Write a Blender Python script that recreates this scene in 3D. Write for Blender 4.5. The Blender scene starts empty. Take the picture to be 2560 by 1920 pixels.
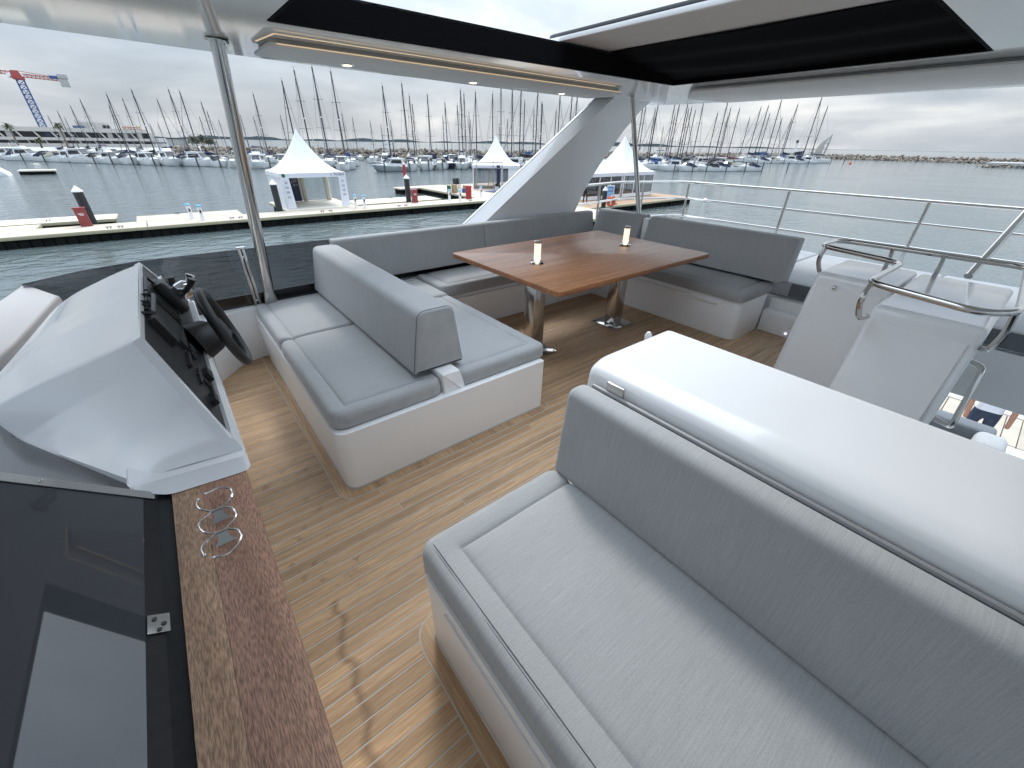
import bpy, bmesh, math, random
from mathutils import Vector, Matrix, noise
random.seed(11)
R = math.radians
scene = bpy.context.scene
COL = scene.collection

# ---------------------------------------------------------------- camera
cam_d = bpy.data.cameras.new('camera'); cam = bpy.data.objects.new('camera', cam_d); COL.objects.link(cam)
F_PX, PITCH, ROLL, YAW, CAM_H = 1007.68, 0.53837, 0.017367, 0.892391, 1.55
fw = Vector((math.cos(YAW)*math.cos(PITCH), math.sin(YAW)*math.cos(PITCH), -math.sin(PITCH)))
rt = Vector((math.sin(YAW), -math.cos(YAW), 0)); up = rt.cross(fw)
r2 = math.cos(ROLL)*rt + math.sin(ROLL)*up; u2 = -math.sin(ROLL)*rt + math.cos(ROLL)*up
mw = Matrix.Identity(4)
for i in range(3):
    mw[i][0] = r2[i]; mw[i][1] = u2[i]; mw[i][2] = -fw[i]
mw[2][3] = CAM_H
cam.matrix_world = mw
cam_d.sensor_fit = 'HORIZONTAL'; cam_d.sensor_width = 36; cam_d.lens = F_PX/2560*36
cam_d.clip_start = .03; cam_d.clip_end = 30000
scene.camera = cam

# ---------------------------------------------------------------- sky, sun, exposure
SUN_AZ, SUN_EL = R(59.5), R(47)
world = bpy.data.worlds.new('World'); scene.world = world; world.use_nodes = True
nt = world.node_tree; nt.nodes.clear()
def WN(t, **k):
    n = nt.nodes.new(t)
    for a, b in k.items(): setattr(n, a, b)
    return n
wl = nt.links.new
wo = WN('ShaderNodeOutputWorld'); bg = WN('ShaderNodeBackground'); bg.inputs['Strength'].default_value = .1
sky = WN('ShaderNodeTexSky', sky_type='NISHITA', sun_disc=False)
sky.sun_elevation = SUN_EL; sky.sun_rotation = math.pi/2 - SUN_AZ; sky.air_density = 1.2; sky.dust_density = 2.5
tc = WN('ShaderNodeTexCoord'); sep = WN('ShaderNodeSeparateXYZ'); wl(tc.outputs['Generated'], sep.inputs[0])
def wmath(op, a, b=None, clamp=False):
    n = WN('ShaderNodeMath', operation=op, use_clamp=clamp)
    for i, v in enumerate((a, b)):
        if v is None: continue
        if isinstance(v, (int, float)): n.inputs[i].default_value = v
        else: wl(v, n.inputs[i])
    return n.outputs[0]
zc = wmath('ADD', wmath('MAXIMUM', sep.outputs[2], 0.0), .24)
px_, py_ = wmath('DIVIDE', sep.outputs[0], zc), wmath('DIVIDE', sep.outputs[1], zc)
cmb = WN('ShaderNodeCombineXYZ'); wl(px_, cmb.inputs[0]); wl(py_, cmb.inputs[1])
def wnoise(scale, detail, rough, dist=0., off=0.):
    mp = WN('ShaderNodeMapping'); wl(cmb.outputs[0], mp.inputs[0]); mp.inputs[1].default_value = (off, off*.7, off*.3)
    n = WN('ShaderNodeTexNoise'); n.inputs['Scale'].default_value = scale; n.inputs['Detail'].default_value = detail
    n.inputs['Roughness'].default_value = rough; n.inputs['Distortion'].default_value = dist; wl(mp.outputs[0], n.inputs[0]); return n.outputs[0]
n1, n2 = wnoise(1.15, 6, .52, .3, 3.1), wnoise(.3, 3, .5, 0, 9.4)
cl = wmath('ADD', wmath('MULTIPLY', n1, .62), wmath('MULTIPLY', n2, .38))
ramp = WN('ShaderNodeValToRGB'); wl(cl, ramp.inputs[0])
e = ramp.color_ramp.elements
e[0].position = .37; e[0].color = (.29, .36, .445, 1); e[1].position = .64; e[1].color = (.96, .97, .98, 1)
m_ = e.new(.47); m_.color = (.435, .505, .59, 1); m_ = e.new(.54); m_.color = (.565, .625, .695, 1)
# veil: brightens towards the hidden sun and slightly warms the horizon
dot = WN('ShaderNodeVectorMath', operation='DOT_PRODUCT'); wl(tc.outputs['Generated'], dot.inputs[0])
dot.inputs[1].default_value = (math.cos(SUN_AZ)*math.cos(SUN_EL), math.sin(SUN_AZ)*math.cos(SUN_EL), math.sin(SUN_EL))
glow = wmath('POWER', wmath('MAXIMUM', dot.outputs['Value'], 0.0), 6.0)
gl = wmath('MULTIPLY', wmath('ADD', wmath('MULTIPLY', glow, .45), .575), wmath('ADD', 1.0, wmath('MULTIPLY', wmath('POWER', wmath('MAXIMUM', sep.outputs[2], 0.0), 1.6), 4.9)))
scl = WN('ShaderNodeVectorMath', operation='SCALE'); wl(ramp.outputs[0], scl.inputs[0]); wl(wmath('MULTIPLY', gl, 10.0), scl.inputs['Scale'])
hz = wmath('POWER', wmath('SUBTRACT', 1.0, wmath('MAXIMUM', wmath('ABSOLUTE', sep.outputs[2]), 0.0)), 14.0)
mixh = WN('ShaderNodeMixRGB'); wl(wmath('MULTIPLY', hz, .45), mixh.inputs[0]); wl(scl.outputs[0], mixh.inputs[1]); mixh.inputs[2].default_value = (4.6, 4.85, 5.15, 1)
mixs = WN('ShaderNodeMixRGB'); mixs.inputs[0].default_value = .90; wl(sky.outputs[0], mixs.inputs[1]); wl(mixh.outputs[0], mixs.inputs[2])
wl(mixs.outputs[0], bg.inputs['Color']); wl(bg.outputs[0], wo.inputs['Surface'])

sun_d = bpy.data.lights.new('sun', 'SUN'); sun_d.energy = .9; sun_d.angle = R(10); sun_d.color = (1, .96, .9)
sun = bpy.data.objects.new('sun', sun_d); COL.objects.link(sun)
sun.rotation_euler = (R(90)-SUN_EL, 0, SUN_AZ + R(90)); sun.location = (3, 5, 40)
vs = scene.view_settings
vs.view_transform = 'Standard'; vs.look = 'None'; vs.exposure = 0.76; vs.gamma = 1.0; vs.use_curve_mapping = False
scene.cycles.use_denoising = True
scene.cycles.max_bounces = 6; scene.cycles.transparent_max_bounces = 12
scene.cycles.sample_clamp_indirect = 6

# ---------------------------------------------------------------- materials
def mat(name, col, rough=.5, metal=0., coat=0., spec=.5, var=0., vs=6., bump=0., bs=60., stretch=(1, 1, 1), rv=0., emit=None, es=0., col2=None, pos=False, rnd=0., sheen=0.):
    m = bpy.data.materials.new(name); m.use_nodes = True
    t = m.node_tree; b = t.nodes['Principled BSDF']; L = t.links.new
    b.inputs['Base Color'].default_value = (*col, 1); b.inputs['Roughness'].default_value = rough
    b.inputs['Metallic'].default_value = metal; b.inputs['Coat Weight'].default_value = coat; b.inputs['Coat Roughness'].default_value = .04
    b.inputs['Specular IOR Level'].default_value = spec
    if sheen: b.inputs['Sheen Weight'].default_value = sheen
    if emit:
        b.inputs['Emission Color'].default_value = (*emit, 1); b.inputs['Emission Strength'].default_value = es
    if not (var or bump or rv or rnd): return m
    if pos: src = t.nodes.new('ShaderNodeNewGeometry').outputs['Position']
    else: src = t.nodes.new('ShaderNodeTexCoord').outputs['Object']
    mp = t.nodes.new('ShaderNodeMapping'); L(src, mp.inputs[0]); mp.inputs['Scale'].default_value = stretch
    if var or rnd or rv:
        n = t.nodes.new('ShaderNodeTexNoise'); n.inputs['Scale'].default_value = vs; n.inputs['Detail'].default_value = 6; n.inputs['Roughness'].default_value = .6
        L(mp.outputs[0], n.inputs[0])
    if var or rnd:
        r = t.nodes.new('ShaderNodeMapRange'); L(n.outputs[0], r.inputs[0]); r.inputs[1].default_value = .25; r.inputs[2].default_value = .75
        mx = t.nodes.new('ShaderNodeMixRGB'); L(r.outputs[0], mx.inputs[0])
        c2 = col2 or tuple(min(1, c*(1+var)) for c in col); c1 = col if col2 else tuple(c*(1-var) for c in col)
        mx.inputs[1].default_value = (*c1, 1); mx.inputs[2].default_value = (*c2, 1); out = mx.outputs[0]
        if rnd:
            oi = t.nodes.new('ShaderNodeObjectInfo'); h = t.nodes.new('ShaderNodeHueSaturation'); L(out, h.inputs['Color'])
            rr = t.nodes.new('ShaderNodeMapRange'); L(oi.outputs['Random'], rr.inputs[0]); rr.inputs[3].default_value = 1-rnd; rr.inputs[4].default_value = 1+rnd
            L(rr.outputs[0], h.inputs['Value']); out = h.outputs[0]
        L(out, b.inputs['Base Color'])
    if rv:
        r3 = t.nodes.new('ShaderNodeMapRange'); L(n.outputs[0], r3.inputs[0]); r3.inputs[3].default_value = max(0, rough-rv); r3.inputs[4].default_value = rough+rv
        L(r3.outputs[0], b.inputs['Roughness'])
    if bump:
        n2 = t.nodes.new('ShaderNodeTexNoise'); n2.inputs['Scale'].default_value = bs; n2.inputs['Detail'].default_value = 3
        L(mp.outputs[0], n2.inputs[0])
        bp = t.nodes.new('ShaderNodeBump'); bp.inputs['Strength'].default_value = bump; bp.inputs['Distance'].default_value = .01
        L(n2.outputs[0], bp.inputs['Height']); L(bp.outputs[0], b.inputs['Normal'])
    return m

def fabric(name, c1, c2, stretch):
    """woven outdoor upholstery: melange streaks along the threads, fine weave relief"""
    m = bpy.data.materials.new(name); m.use_nodes = True
    t = m.node_tree; b = t.nodes['Principled BSDF']; L = t.links.new
    b.inputs['Roughness'].default_value = .88; b.inputs['Specular IOR Level'].default_value = .25; b.inputs['Sheen Weight'].default_value = .15
    src = t.nodes.new('ShaderNodeTexCoord').outputs['Object']
    def nz(sc, s, d=2):
        mp = t.nodes.new('ShaderNodeMapping'); L(src, mp.inputs[0]); mp.inputs['Scale'].default_value = sc
        n = t.nodes.new('ShaderNodeTexNoise'); n.inputs['Scale'].default_value = s; n.inputs['Detail'].default_value = d; L(mp.outputs[0], n.inputs[0]); return n.outputs[0]
    a = nz(stretch, 1.0, 3); f = nz((1, 1, 1), 420, 1); big = nz((1, 1, 1), 5, 2)
    def mth(op, x, y):
        n = t.nodes.new('ShaderNodeMath'); n.operation = op
        for i, v in enumerate((x, y)):
            if isinstance(v, (int, float)): n.inputs[i].default_value = v
            else: L(v, n.inputs[i])
        return n.outputs[0]
    s = mth('ADD', mth('ADD', mth('MULTIPLY', a, .40), mth('MULTIPLY', f, .48)), mth('MULTIPLY', big, .12))
    r = t.nodes.new('ShaderNodeMapRange'); L(s, r.inputs[0]); r.inputs[1].default_value = .34; r.inputs[2].default_value = .66
    mx = t.nodes.new('ShaderNodeMixRGB'); L(r.outputs[0], mx.inputs[0]); mx.inputs[1].default_value = (*c1, 1); mx.inputs[2].default_value = (*c2, 1)
    L(mx.outputs[0], b.inputs['Base Color'])
    bp = t.nodes.new('ShaderNodeBump'); bp.inputs['Strength'].default_value = .22; bp.inputs['Distance'].default_value = .002
    L(s, bp.inputs['Height']); L(bp.outputs[0], b.inputs['Normal'])
    return m

FAB1, FAB2 = (.325, .331, .335), (.442, .446, .448)
M = {}
M['gel'] = mat('white gelcoat', (.83, .838, .85), .16, coat=.35, var=.015, vs=2.5, rv=.04, bump=.012, bs=14)
M['gel_in'] = mat('white moulded gelcoat', (.86, .86, .86), .30, coat=.15, var=.02, vs=3, rv=.05, bump=.03, bs=40)
M['nonskid'] = mat('matt white composite', (.82, .825, .83), .45, var=.02, vs=4, bump=.1, bs=220)
M['trim'] = mat('grey rubber trim', (.26, .265, .27), .32, var=.03, vs=8)
M['beige'] = mat('pale beige gelcoat', (.42, .395, .385), .35, var=.04, vs=3)
M['roofwhite'] = mat('glossy white ceiling', (.80, .80, .79), .08, coat=.25, spec=.5, var=.02, vs=1.4, bump=.03, bs=3.0)
M['liner'] = mat('matt grey headliner', (.70, .685, .66), .7, var=.03, vs=5, bump=.05, bs=300)
M['fab'] = fabric('grey woven upholstery', FAB1, FAB2, (9, 260, 9))
M['fab_y'] = fabric('grey woven upholstery across', FAB1, FAB2, (260, 9, 9))
M['fab_low'] = fabric('dark grey upholstery', (.10, .11, .12), (.19, .205, .22), (9, 200, 9))
M['fab_pad'] = fabric('pale grey sunpad fabric', (.40, .415, .43), (.56, .575, .59), (200, 9, 9))
M['seam'] = mat('dark seam thread', (.13, .14, .15), .9)  # dark fabric colour of the piping and stitching
M['steel'] = mat('polished stainless', (.56, .55, .53), .12, 1.0, rv=.05, vs=9)
M['steel_b'] = mat('brushed stainless', (.50, .49, .47), .30, 1.0, rv=.02, vs=6)
M['black'] = mat('black fabric lining', (.0045, .0045, .0055), .95, spec=.1, bump=.05, bs=40)
M['blackgloss'] = mat('black gloss dash', (.012, .012, .013), .12, coat=.5, rv=.04)
M['dash'] = mat('satin black dash', (.016, .016, .017), .38, spec=.25, rv=.05)
M['plastic'] = mat('black plastic', (.020, .020, .021), .42, bump=.05, bs=300)
M['leather'] = mat('black leather', (.018, .018, .018), .45, bump=.1, bs=500)
M['screen'] = mat('dark display glass', (.012, .014, .014), .30, spec=.3)
M['chrome'] = mat('chrome', (.72, .72, .72), .05, 1.0)
M['rubber'] = mat('black rubber', (.011, .011, .012), .55, spec=.3, var=.3, vs=40, bump=.1, bs=120)
M['glue'] = mat('yellowed sealant', (.28, .25, .14), .8, var=.4, vs=60)
M['caulk'] = mat('grey deck caulking', (.50, .455, .39), .7, var=.08, vs=30)
M['white'] = mat('white paint', (.78, .79, .80), .4, var=.03, vs=3)
M['led'] = mat('warm led strip', (.9, .7, .4), .5, emit=(1, .76, .48), es=.30)
M['spot'] = mat('warm spotlight', (.9, .8, .6), .5, emit=(1, .66, .33), es=3.5)
M['lampglow'] = mat('frosted lamp glass', (.85, .75, .65), .4, emit=(1, .78, .60), es=.62)
M['lamphot'] = mat('lamp bulb glow', (.95, .85, .65), .4, emit=(1, .84, .58), es=1.1)
M['blueled'] = mat('courtesy light', (.5, .5, .8), .3, emit=(.55, .5, 1), es=1.5)

def wood(name, c1, c2, along, rough, coat=0., fib=0., dens=1.0, red=None):
    m = bpy.data.materials.new(name); m.use_nodes = True
    t = m.node_tree; b = t.nodes['Principled BSDF']; L = t.links.new
    b.inputs['Roughness'].default_value = rough; b.inputs['Coat Weight'].default_value = coat; b.inputs['Coat Roughness'].default_value = .12
    src = t.nodes.new('ShaderNodeNewGeometry').outputs['Position']
    oi = t.nodes.new('ShaderNodeObjectInfo')
    off = t.nodes.new('ShaderNodeCombineXYZ'); mul = t.nodes.new('ShaderNodeMath'); mul.operation = 'MULTIPLY'; L(oi.outputs['Random'], mul.inputs[0]); mul.inputs[1].default_value = 37.0
    L(mul.outputs[0], off.inputs[0]); L(mul.outputs[0], off.inputs[1])
    ad = t.nodes.new('ShaderNodeVectorMath'); L(src, ad.inputs[0]); L(off.outputs[0], ad.inputs[1])
    def nz(sc, s, d=4, dist=0.):
        mp = t.nodes.new('ShaderNodeMapping'); L(ad.outputs[0], mp.inputs[0]); mp.inputs['Scale'].default_value = sc
        n = t.nodes.new('ShaderNodeTexNoise'); n.inputs['Scale'].default_value = s; n.inputs['Detail'].default_value = d; n.inputs['Distortion'].default_value = dist; L(mp.outputs[0], n.inputs[0]); return n.outputs[0]
    g = (1.6, 60, 60) if along == 'x' else (60, 1.6, 60)
    f = (12, 420, 420) if along == 'x' else (420, 12, 420)
    if fib > .2: g, f = (16, 1.3, 16), (480, 55, 480)
    a = nz(g, 1.0*dens, 6, .6); fine = nz(f, 1.0, 2); big = nz((.45, 4.5, 4.5) if along == 'x' else (4.5, .45, 4.5), 2.2, 4, .5)
    r = t.nodes.new('ShaderNodeMapRange'); L(a, r.inputs[0]); r.inputs[1].default_value = .3; r.inputs[2].default_value = .7
    mx = t.nodes.new('ShaderNodeMixRGB'); L(r.outputs[0], mx.inputs[0]); mx.inputs[1].default_value = (*c1, 1); mx.inputs[2].default_value = (*c2, 1)
    rf = t.nodes.new('ShaderNodeMapRange'); L(fine, rf.inputs[0]); rf.inputs[1].default_value = .35; rf.inputs[2].default_value = .65; rf.inputs[3].default_value = .78 - fib; rf.inputs[4].default_value = 1.15 + fib*.6
    rb = t.nodes.new('ShaderNodeMapRange'); L(big, rb.inputs[0]); rb.inputs[1].default_value = .28; rb.inputs[2].default_value = .72; rb.inputs[3].default_value = .78; rb.inputs[4].default_value = 1.2
    rr = t.nodes.new('ShaderNodeMapRange'); L(oi.outputs['Random'], rr.inputs[0]); rr.inputs[3].default_value = .90; rr.inputs[4].default_value = 1.09
    def mm(x, y):
        n = t.nodes.new('ShaderNodeMath'); n.operation = 'MULTIPLY'; L(x, n.inputs[0]); L(y, n.inputs[1]); return n.outputs[0]
    sc = t.nodes.new('ShaderNodeVectorMath'); sc.operation = 'SCALE'; L(mx.outputs[0], sc.inputs[0]); L(mm(mm(rf.outputs[0], rb.outputs[0]), rr.outputs[0]), sc.inputs['Scale'])
    L(sc.outputs[0], b.inputs['Base Color'])
    bp = t.nodes.new('ShaderNodeBump'); bp.inputs['Strength'].default_value = .10 + fib*.8; bp.inputs['Distance'].default_value = .002
    L(fine, bp.inputs['Height']); L(bp.outputs[0], b.inputs['Normal'])
    return m, t, b, sc.outputs[0], ad

M['teak'], tt, tb, tcol, tad = wood('teak deck', (.385, .235, .122), (.56, .37, .21), 'x', .55)
# spilled coffee-brown water marks on the teak near the helm (their own wandering shape)
def add_stains(t, b, colout):
    L = t.links.new
    g = t.nodes.new('ShaderNodeNewGeometry'); s = t.nodes.new('ShaderNodeSeparateXYZ'); L(g.outputs['Position'], s.inputs[0])
    def mth(op, x, y=None, clamp=False):
        n = t.nodes.new('ShaderNodeMath'); n.operation = op; n.use_clamp = clamp
        for i, v in enumerate((x, y)):
            if v is None: continue
            if isinstance(v, (int, float)): n.inputs[i].default_value = v
            else: L(v, n.inputs[i])
        return n.outputs[0]
    def nz1(scale, d, vec=None):
        n = t.nodes.new('ShaderNodeTexNoise'); n.inputs['Scale'].default_value = scale; n.inputs['Detail'].default_value = d
        L(vec if vec is not None else g.outputs['Position'], n.inputs[0]); return n.outputs[0]
    cy = t.nodes.new('ShaderNodeCombineXYZ'); L(s.outputs[1], cy.inputs[1])
    wob = mth('MULTIPLY', mth('SUBTRACT', nz1(9, 5, cy.outputs[0]), .5), .13)
    path = mth('ADD', mth('ADD', mth('MULTIPLY', mth('SUBTRACT', s.outputs[1], .85), .10), .012), wob)
    d = mth('ABSOLUTE', mth('SUBTRACT', s.outputs[0], path))
    line = mth('SUBTRACT', 1.0, mth('DIVIDE', d, mth('ADD', .006, mth('MULTIPLY', nz1(11, 3), .034))), True)
    span = mth('MULTIPLY', mth('GREATER_THAN', s.outputs[1], .40), mth('LESS_THAN', s.outputs[1], 1.14))
    patch = mth('MULTIPLY', mth('SUBTRACT', nz1(16, 6), .585), 9.0, True)
    box = mth('MULTIPLY', mth('MULTIPLY', mth('GREATER_THAN', s.outputs[1], 1.0), mth('LESS_THAN', s.outputs[1], 2.55)),
              mth('MULTIPLY', mth('GREATER_THAN', s.outputs[0], -.06), mth('LESS_THAN', s.outputs[0], .20)))
    mask = mth('MAXIMUM', mth('MULTIPLY', mth('MULTIPLY', line, span), .62), mth('MULTIPLY', mth('MULTIPLY', patch, box), .5), True)
    mx = t.nodes.new('ShaderNodeMixRGB'); L(mask, mx.inputs[0]); L(colout, mx.inputs[1]); mx.inputs[2].default_value = (.13, .070, .034, 1)
    L(mx.outputs[0], b.inputs['Base Color'])
add_stains(tt, tb, tcol)
M['mahog'] = wood('varnished mahogany', (.21, .080, .030), (.345, .148, .058), 'x', .38, coat=.16, dens=.7, fib=.08)[0]
M['cap1'] = wood('weathered tan hardwood', (.35, .205, .125), (.47, .295, .19), 'y', .6, fib=.21)[0]
M['cap2'] = wood('weathered red hardwood', (.30, .155, .10), (.42, .24, .165), 'y', .6, fib=.24)[0]

def smoked(name, tint, ior=1.5):
    m = bpy.data.materials.new(name); m.use_nodes = True; t = m.node_tree; t.nodes.clear(); L = t.links.new
    o = t.nodes.new('ShaderNodeOutputMaterial'); mx = t.nodes.new('ShaderNodeMixShader'); tr = t.nodes.new('ShaderNodeBsdfTransparent'); gl = t.nodes.new('ShaderNodeBsdfGlossy')
    fr = t.nodes.new('ShaderNodeFresnel'); fr.inputs[0].default_value = ior
    tr.inputs[0].default_value = (*tint, 1); gl.inputs['Roughness'].default_value = .015
    L(fr.outputs[0], mx.inputs[0]); L(tr.outputs[0], mx.inputs[1]); L(gl.outputs[0], mx.inputs[2]); L(mx.outputs[0], o.inputs[0]); return m
M['smoked'] = smoked('smoked acrylic', (.43, .43, .44))
M['clear'] = smoked('clear vinyl', (.88, .90, .90), 1.25)
M['mesh'] = smoked('grey tent mesh', (.80, .80, .81), 1.1)
M['winglass'] = mat('tinted windscreen glass', (.070, .074, .084), .02, spec=.5)
M['panelgrey'] = mat('dark grey painted panel', (.055, .057, .063), .22, coat=.2, rv=.05)

def water_mat():
    m = bpy.data.materials.new('harbour water'); m.use_nodes = True; t = m.node_tree; b = t.nodes['Principled BSDF']; L = t.links.new
    b.inputs['Base Color'].default_value = (.095, .118, .119, 1); b.inputs['Roughness'].default_value = .10; b.inputs['IOR'].default_value = 1.333
    g = t.nodes.new('ShaderNodeNewGeometry').outputs['Position']
    def nz(sc, s, d, dist=0., rot=0.):
        mp = t.nodes.new('ShaderNodeMapping'); L(g, mp.inputs[0]); mp.inputs['Scale'].default_value = sc; mp.inputs['Rotation'].default_value = (0, 0, rot)
        n = t.nodes.new('ShaderNodeTexNoise'); n.inputs['Scale'].default_value = s; n.inputs['Detail'].default_value = d; n.inputs['Distortion'].default_value = dist; L(mp.outputs[0], n.inputs[0]); return n.outputs[0]
    a, c, k = nz((.8, 1.3, 1), .9, 3, .4, .5), nz((1, 1, 1), 2.6, 3, .3, -.25), nz((1, 1, 1), .10, 2)
    fine = nz((1, 1, 1), 9.0, 2)
    def mth(op, x, y):
        n = t.nodes.new('ShaderNodeMath'); n.operation = op
        for i, v in enumerate((x, y)):
            if isinstance(v, (int, float)): n.inputs[i].default_value = v
            else: L(v, n.inputs[i])
        return n.outputs[0]
    h = mth('ADD', mth('ADD', mth('MULTIPLY', a, .16), mth('MULTIPLY', c, .068)), mth('MULTIPLY', fine, .011))
    patch = t.nodes.new('ShaderNodeMapRange'); L(k, patch.inputs[0]); patch.inputs[1].default_value = .35; patch.inputs[2].default_value = .65; patch.inputs[3].default_value = .55; patch.inputs[4].default_value = 1.1
    bp = t.nodes.new('ShaderNodeBump'); bp.inputs['Strength'].default_value = .8; bp.inputs['Distance'].default_value = 1.0
    L(mth('MULTIPLY', h, patch.outputs[0]), bp.inputs['Height']); L(bp.outputs[0], b.inputs['Normal'])
    return m
M['water'] = water_mat()
M['pont'] = mat('sandy concrete pontoon', (.50, .425, .355), .85, var=.12, vs=1.2, pos=True, bump=.2, bs=25)
M['pontedge'] = mat('cream pontoon fender', (.44, .40, .27), .6, var=.15, vs=3, pos=True)
M['float'] = mat('pale pontoon finger', (.66, .62, .54), .8, var=.08, vs=2, pos=True)
M['skirt'] = mat('black pontoon float', (.011, .012, .011), .85, spec=.15, var=.5, vs=2, pos=True, rnd=.25)
M['tent'] = mat('white tent canvas', (.80, .81, .83), .6, var=.03, vs=1.5, bump=.15, bs=3)
M['navy'] = mat('navy poster', (.018, .022, .07), .5)
M['lav'] = mat('white banner panel', (.72, .735, .80), .5, var=.02)
M['ink'] = mat('dark lettering', (.05, .055, .09), .6)
M['green'] = mat('green badge', (.02, .12, .05), .5)
M['pile'] = mat('black steel pile', (.022, .026, .03), .45, var=.3, vs=3)
M['red'] = mat('faded red box', (.26, .05, .05), .5, var=.12, vs=6)
M['redbright'] = mat('red post paint', (.36, .03, .03), .45, var=.1, vs=6)
M['bluecap'] = mat('pale blue cap', (.14, .40, .55), .4)
M['orange'] = mat('orange lifebuoy', (.55, .10, .03), .5, var=.1)
M['signblue'] = mat('light blue sign', (.24, .42, .66), .5, var=.2, vs=4)
M['ddeck'] = mat('brown timber decking', (.34, .215, .13), .7, var=.2, vs=3, stretch=(1, 12, 1), pos=True)
M['iron'] = mat('dark iron', (.05, .045, .04), .6)
M['alu'] = mat('grey aluminium frame', (.30, .31, .33), .4, .6)
M['hull'] = mat('white boat hull', (.82, .83, .83), .3, coat=.2, var=.05, vs=.6, rnd=.06)
M['hullgrey'] = mat('grey boat hull', (.34, .37, .39), .3, var=.05, vs=.6)
M['hullnavy'] = mat('navy boat hull', (.03, .045, .09), .25)
M['boot'] = mat('dark antifouling', (.02, .024, .035), .6)
M['bdeck'] = mat('cream boat deck', (.60, .59, .56), .5, var=.1, vs=2)
M['bwin'] = mat('dark boat window', (.018, .02, .024), .12)
M['mast'] = mat('dull mast alloy', (.085, .085, .09), .5, .3)
M['mastdark'] = mat('black mast', (.035, .037, .045), .5)
M['wire'] = mat('rigging wire', (.12, .12, .125), .5)
M['cnavy'] = mat('navy canvas cover', (.018, .026, .065), .8, var=.2, vs=4)
M['cblue'] = mat('blue canvas cover', (.025, .085, .22), .8, var=.2, vs=4)
M['cblack'] = mat('black canvas cover', (.018, .018, .02), .8)
M['cgrey'] = mat('grey canvas cover', (.19, .19, .2), .8, var=.1, vs=4)
M['cred'] = mat('dull red canvas cover', (.16, .03, .035), .8)
M['ccream'] = mat('cream canvas cover', (.50, .46, .37), .8)
M['rock'] = mat('breakwater stone', (.24, .205, .17), .9, var=.35, vs=.35, pos=True, bump=.4, bs=2)
M['bld'] = mat('pale concrete render', (.50, .48, .445), .85, var=.06, vs=.3)
M['bldwin'] = mat('dark window glass', (.03, .035, .04), .12, var=.3, vs=.5)
M['bldblue'] = mat('blue roof screen', (.08, .12, .22), .6)
M['brick'] = mat('orange scaffold boards', (.42, .18, .09), .7)
M['craneblue'] = mat('blue crane steel', (.035, .095, .26), .5)
M['cranered'] = mat('red crane steel', (.33, .055, .05), .5)
M['concrete'] = mat('grey ballast concrete', (.40, .40, .39), .8)
M['leaf'] = mat('palm green', (.060, .075, .030), .7, var=.3, vs=2)
M['bushleaf'] = mat('scrub foliage', (.075, .085, .04), .8, var=.4, vs=.8)
M['bark'] = mat('palm bark', (.16, .12, .085), .9, var=.2, vs=6)
M['land'] = mat('distant low shore with painted haze', (.12, .15, .165), .9, var=.25, vs=.02, pos=True)  # distance haze is painted into the blue-grey base colour
M['skin'] = mat('skin', (.32, .155, .10), .5)
M['jeans'] = mat('blue jeans', (.03, .042, .075), .85, var=.25, vs=14)
M['shirt'] = mat('white shirt', (.72, .73, .80), .8, var=.04, vs=8, bump=.3, bs=12)
M['blackcloth'] = mat('black clothing', (.014, .014, .016), .85, var=.2, vs=8)
M['hair'] = mat('dark hair', (.02, .015, .012), .6)
M['paver'] = mat('pale stern dock board', (.40, .355, .29), .85, var=.14, vs=2.2, pos=True, rnd=.09)
M['bag'] = mat('cardboard', (.36, .25, .15), .8)
M['carpet'] = mat('blue carpet', (.06, .08, .18), .9)

# ---------------------------------------------------------------- geometry helpers: a piece is (verts, faces)
def bml(bm):
    bm.verts.index_update()
    r = ([tuple(v.co) for v in bm.verts], [[v.index for v in f.verts] for f in bm.faces]); bm.free(); return r
def box(x0, x1, y0, y1, z0, z1, b=0., s=2):
    bm = bmesh.new(); bmesh.ops.create_cube(bm, size=1)
    for v in bm.verts: v.co = ((x0+x1)/2+v.co.x*(x1-x0), (y0+y1)/2+v.co.y*(y1-y0), (z0+z1)/2+v.co.z*(z1-z0))
    if b: bmesh.ops.bevel(bm, geom=list(bm.edges), offset=b, segments=s, profile=.5, affect='EDGES')
    return bml(bm)
def roundpoly(pts, r, seg=4):
    out = []; n = len(pts)
    for i, p in enumerate(pts):
        rr = r[i] if isinstance(r, (list, tuple)) else r
        p = Vector(p); a = Vector(pts[i-1])-p; c = Vector(pts[(i+1) % n])-p
        k = min(rr, a.length*.45, c.length*.45)
        if k < 1e-5: out.append(tuple(p)); continue
        p0, p1 = p+a.normalized()*k, p+c.normalized()*k
        for j in range(seg+1):
            t = j/seg; out.append(tuple((1-t)**2*p0+2*t*(1-t)*p+t*t*p1))
    return out
def prism(poly, axis, a0, a1, b=0., s=2):
    f = {'x': lambda p, a: (a, p[0], p[1]), 'y': lambda p, a: (p[0], a, p[1]), 'z': lambda p, a: (p[0], p[1], a)}[axis]
    n = len(poly); bm = bmesh.new()
    v0 = [bm.verts.new(f(p, a0)) for p in poly]; v1 = [bm.verts.new(f(p, a1)) for p in poly]
    bm.faces.new(v0); bm.faces.new(v1)
    for i in range(n): bm.faces.new((v0[i], v0[(i+1) % n], v1[(i+1) % n], v1[i]))
    bmesh.ops.recalc_face_normals(bm, faces=list(bm.faces))
    if b:
        s0, s1 = set(v0), set(v1)
        ed = [e for e in bm.edges if (e.verts[0] in s0 and e.verts[1] in s0) or (e.verts[0] in s1 and e.verts[1] in s1)]
        bmesh.ops.bevel(bm, geom=ed, offset=b, segments=s, profile=.5, affect='EDGES')
    return bml(bm)
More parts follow.
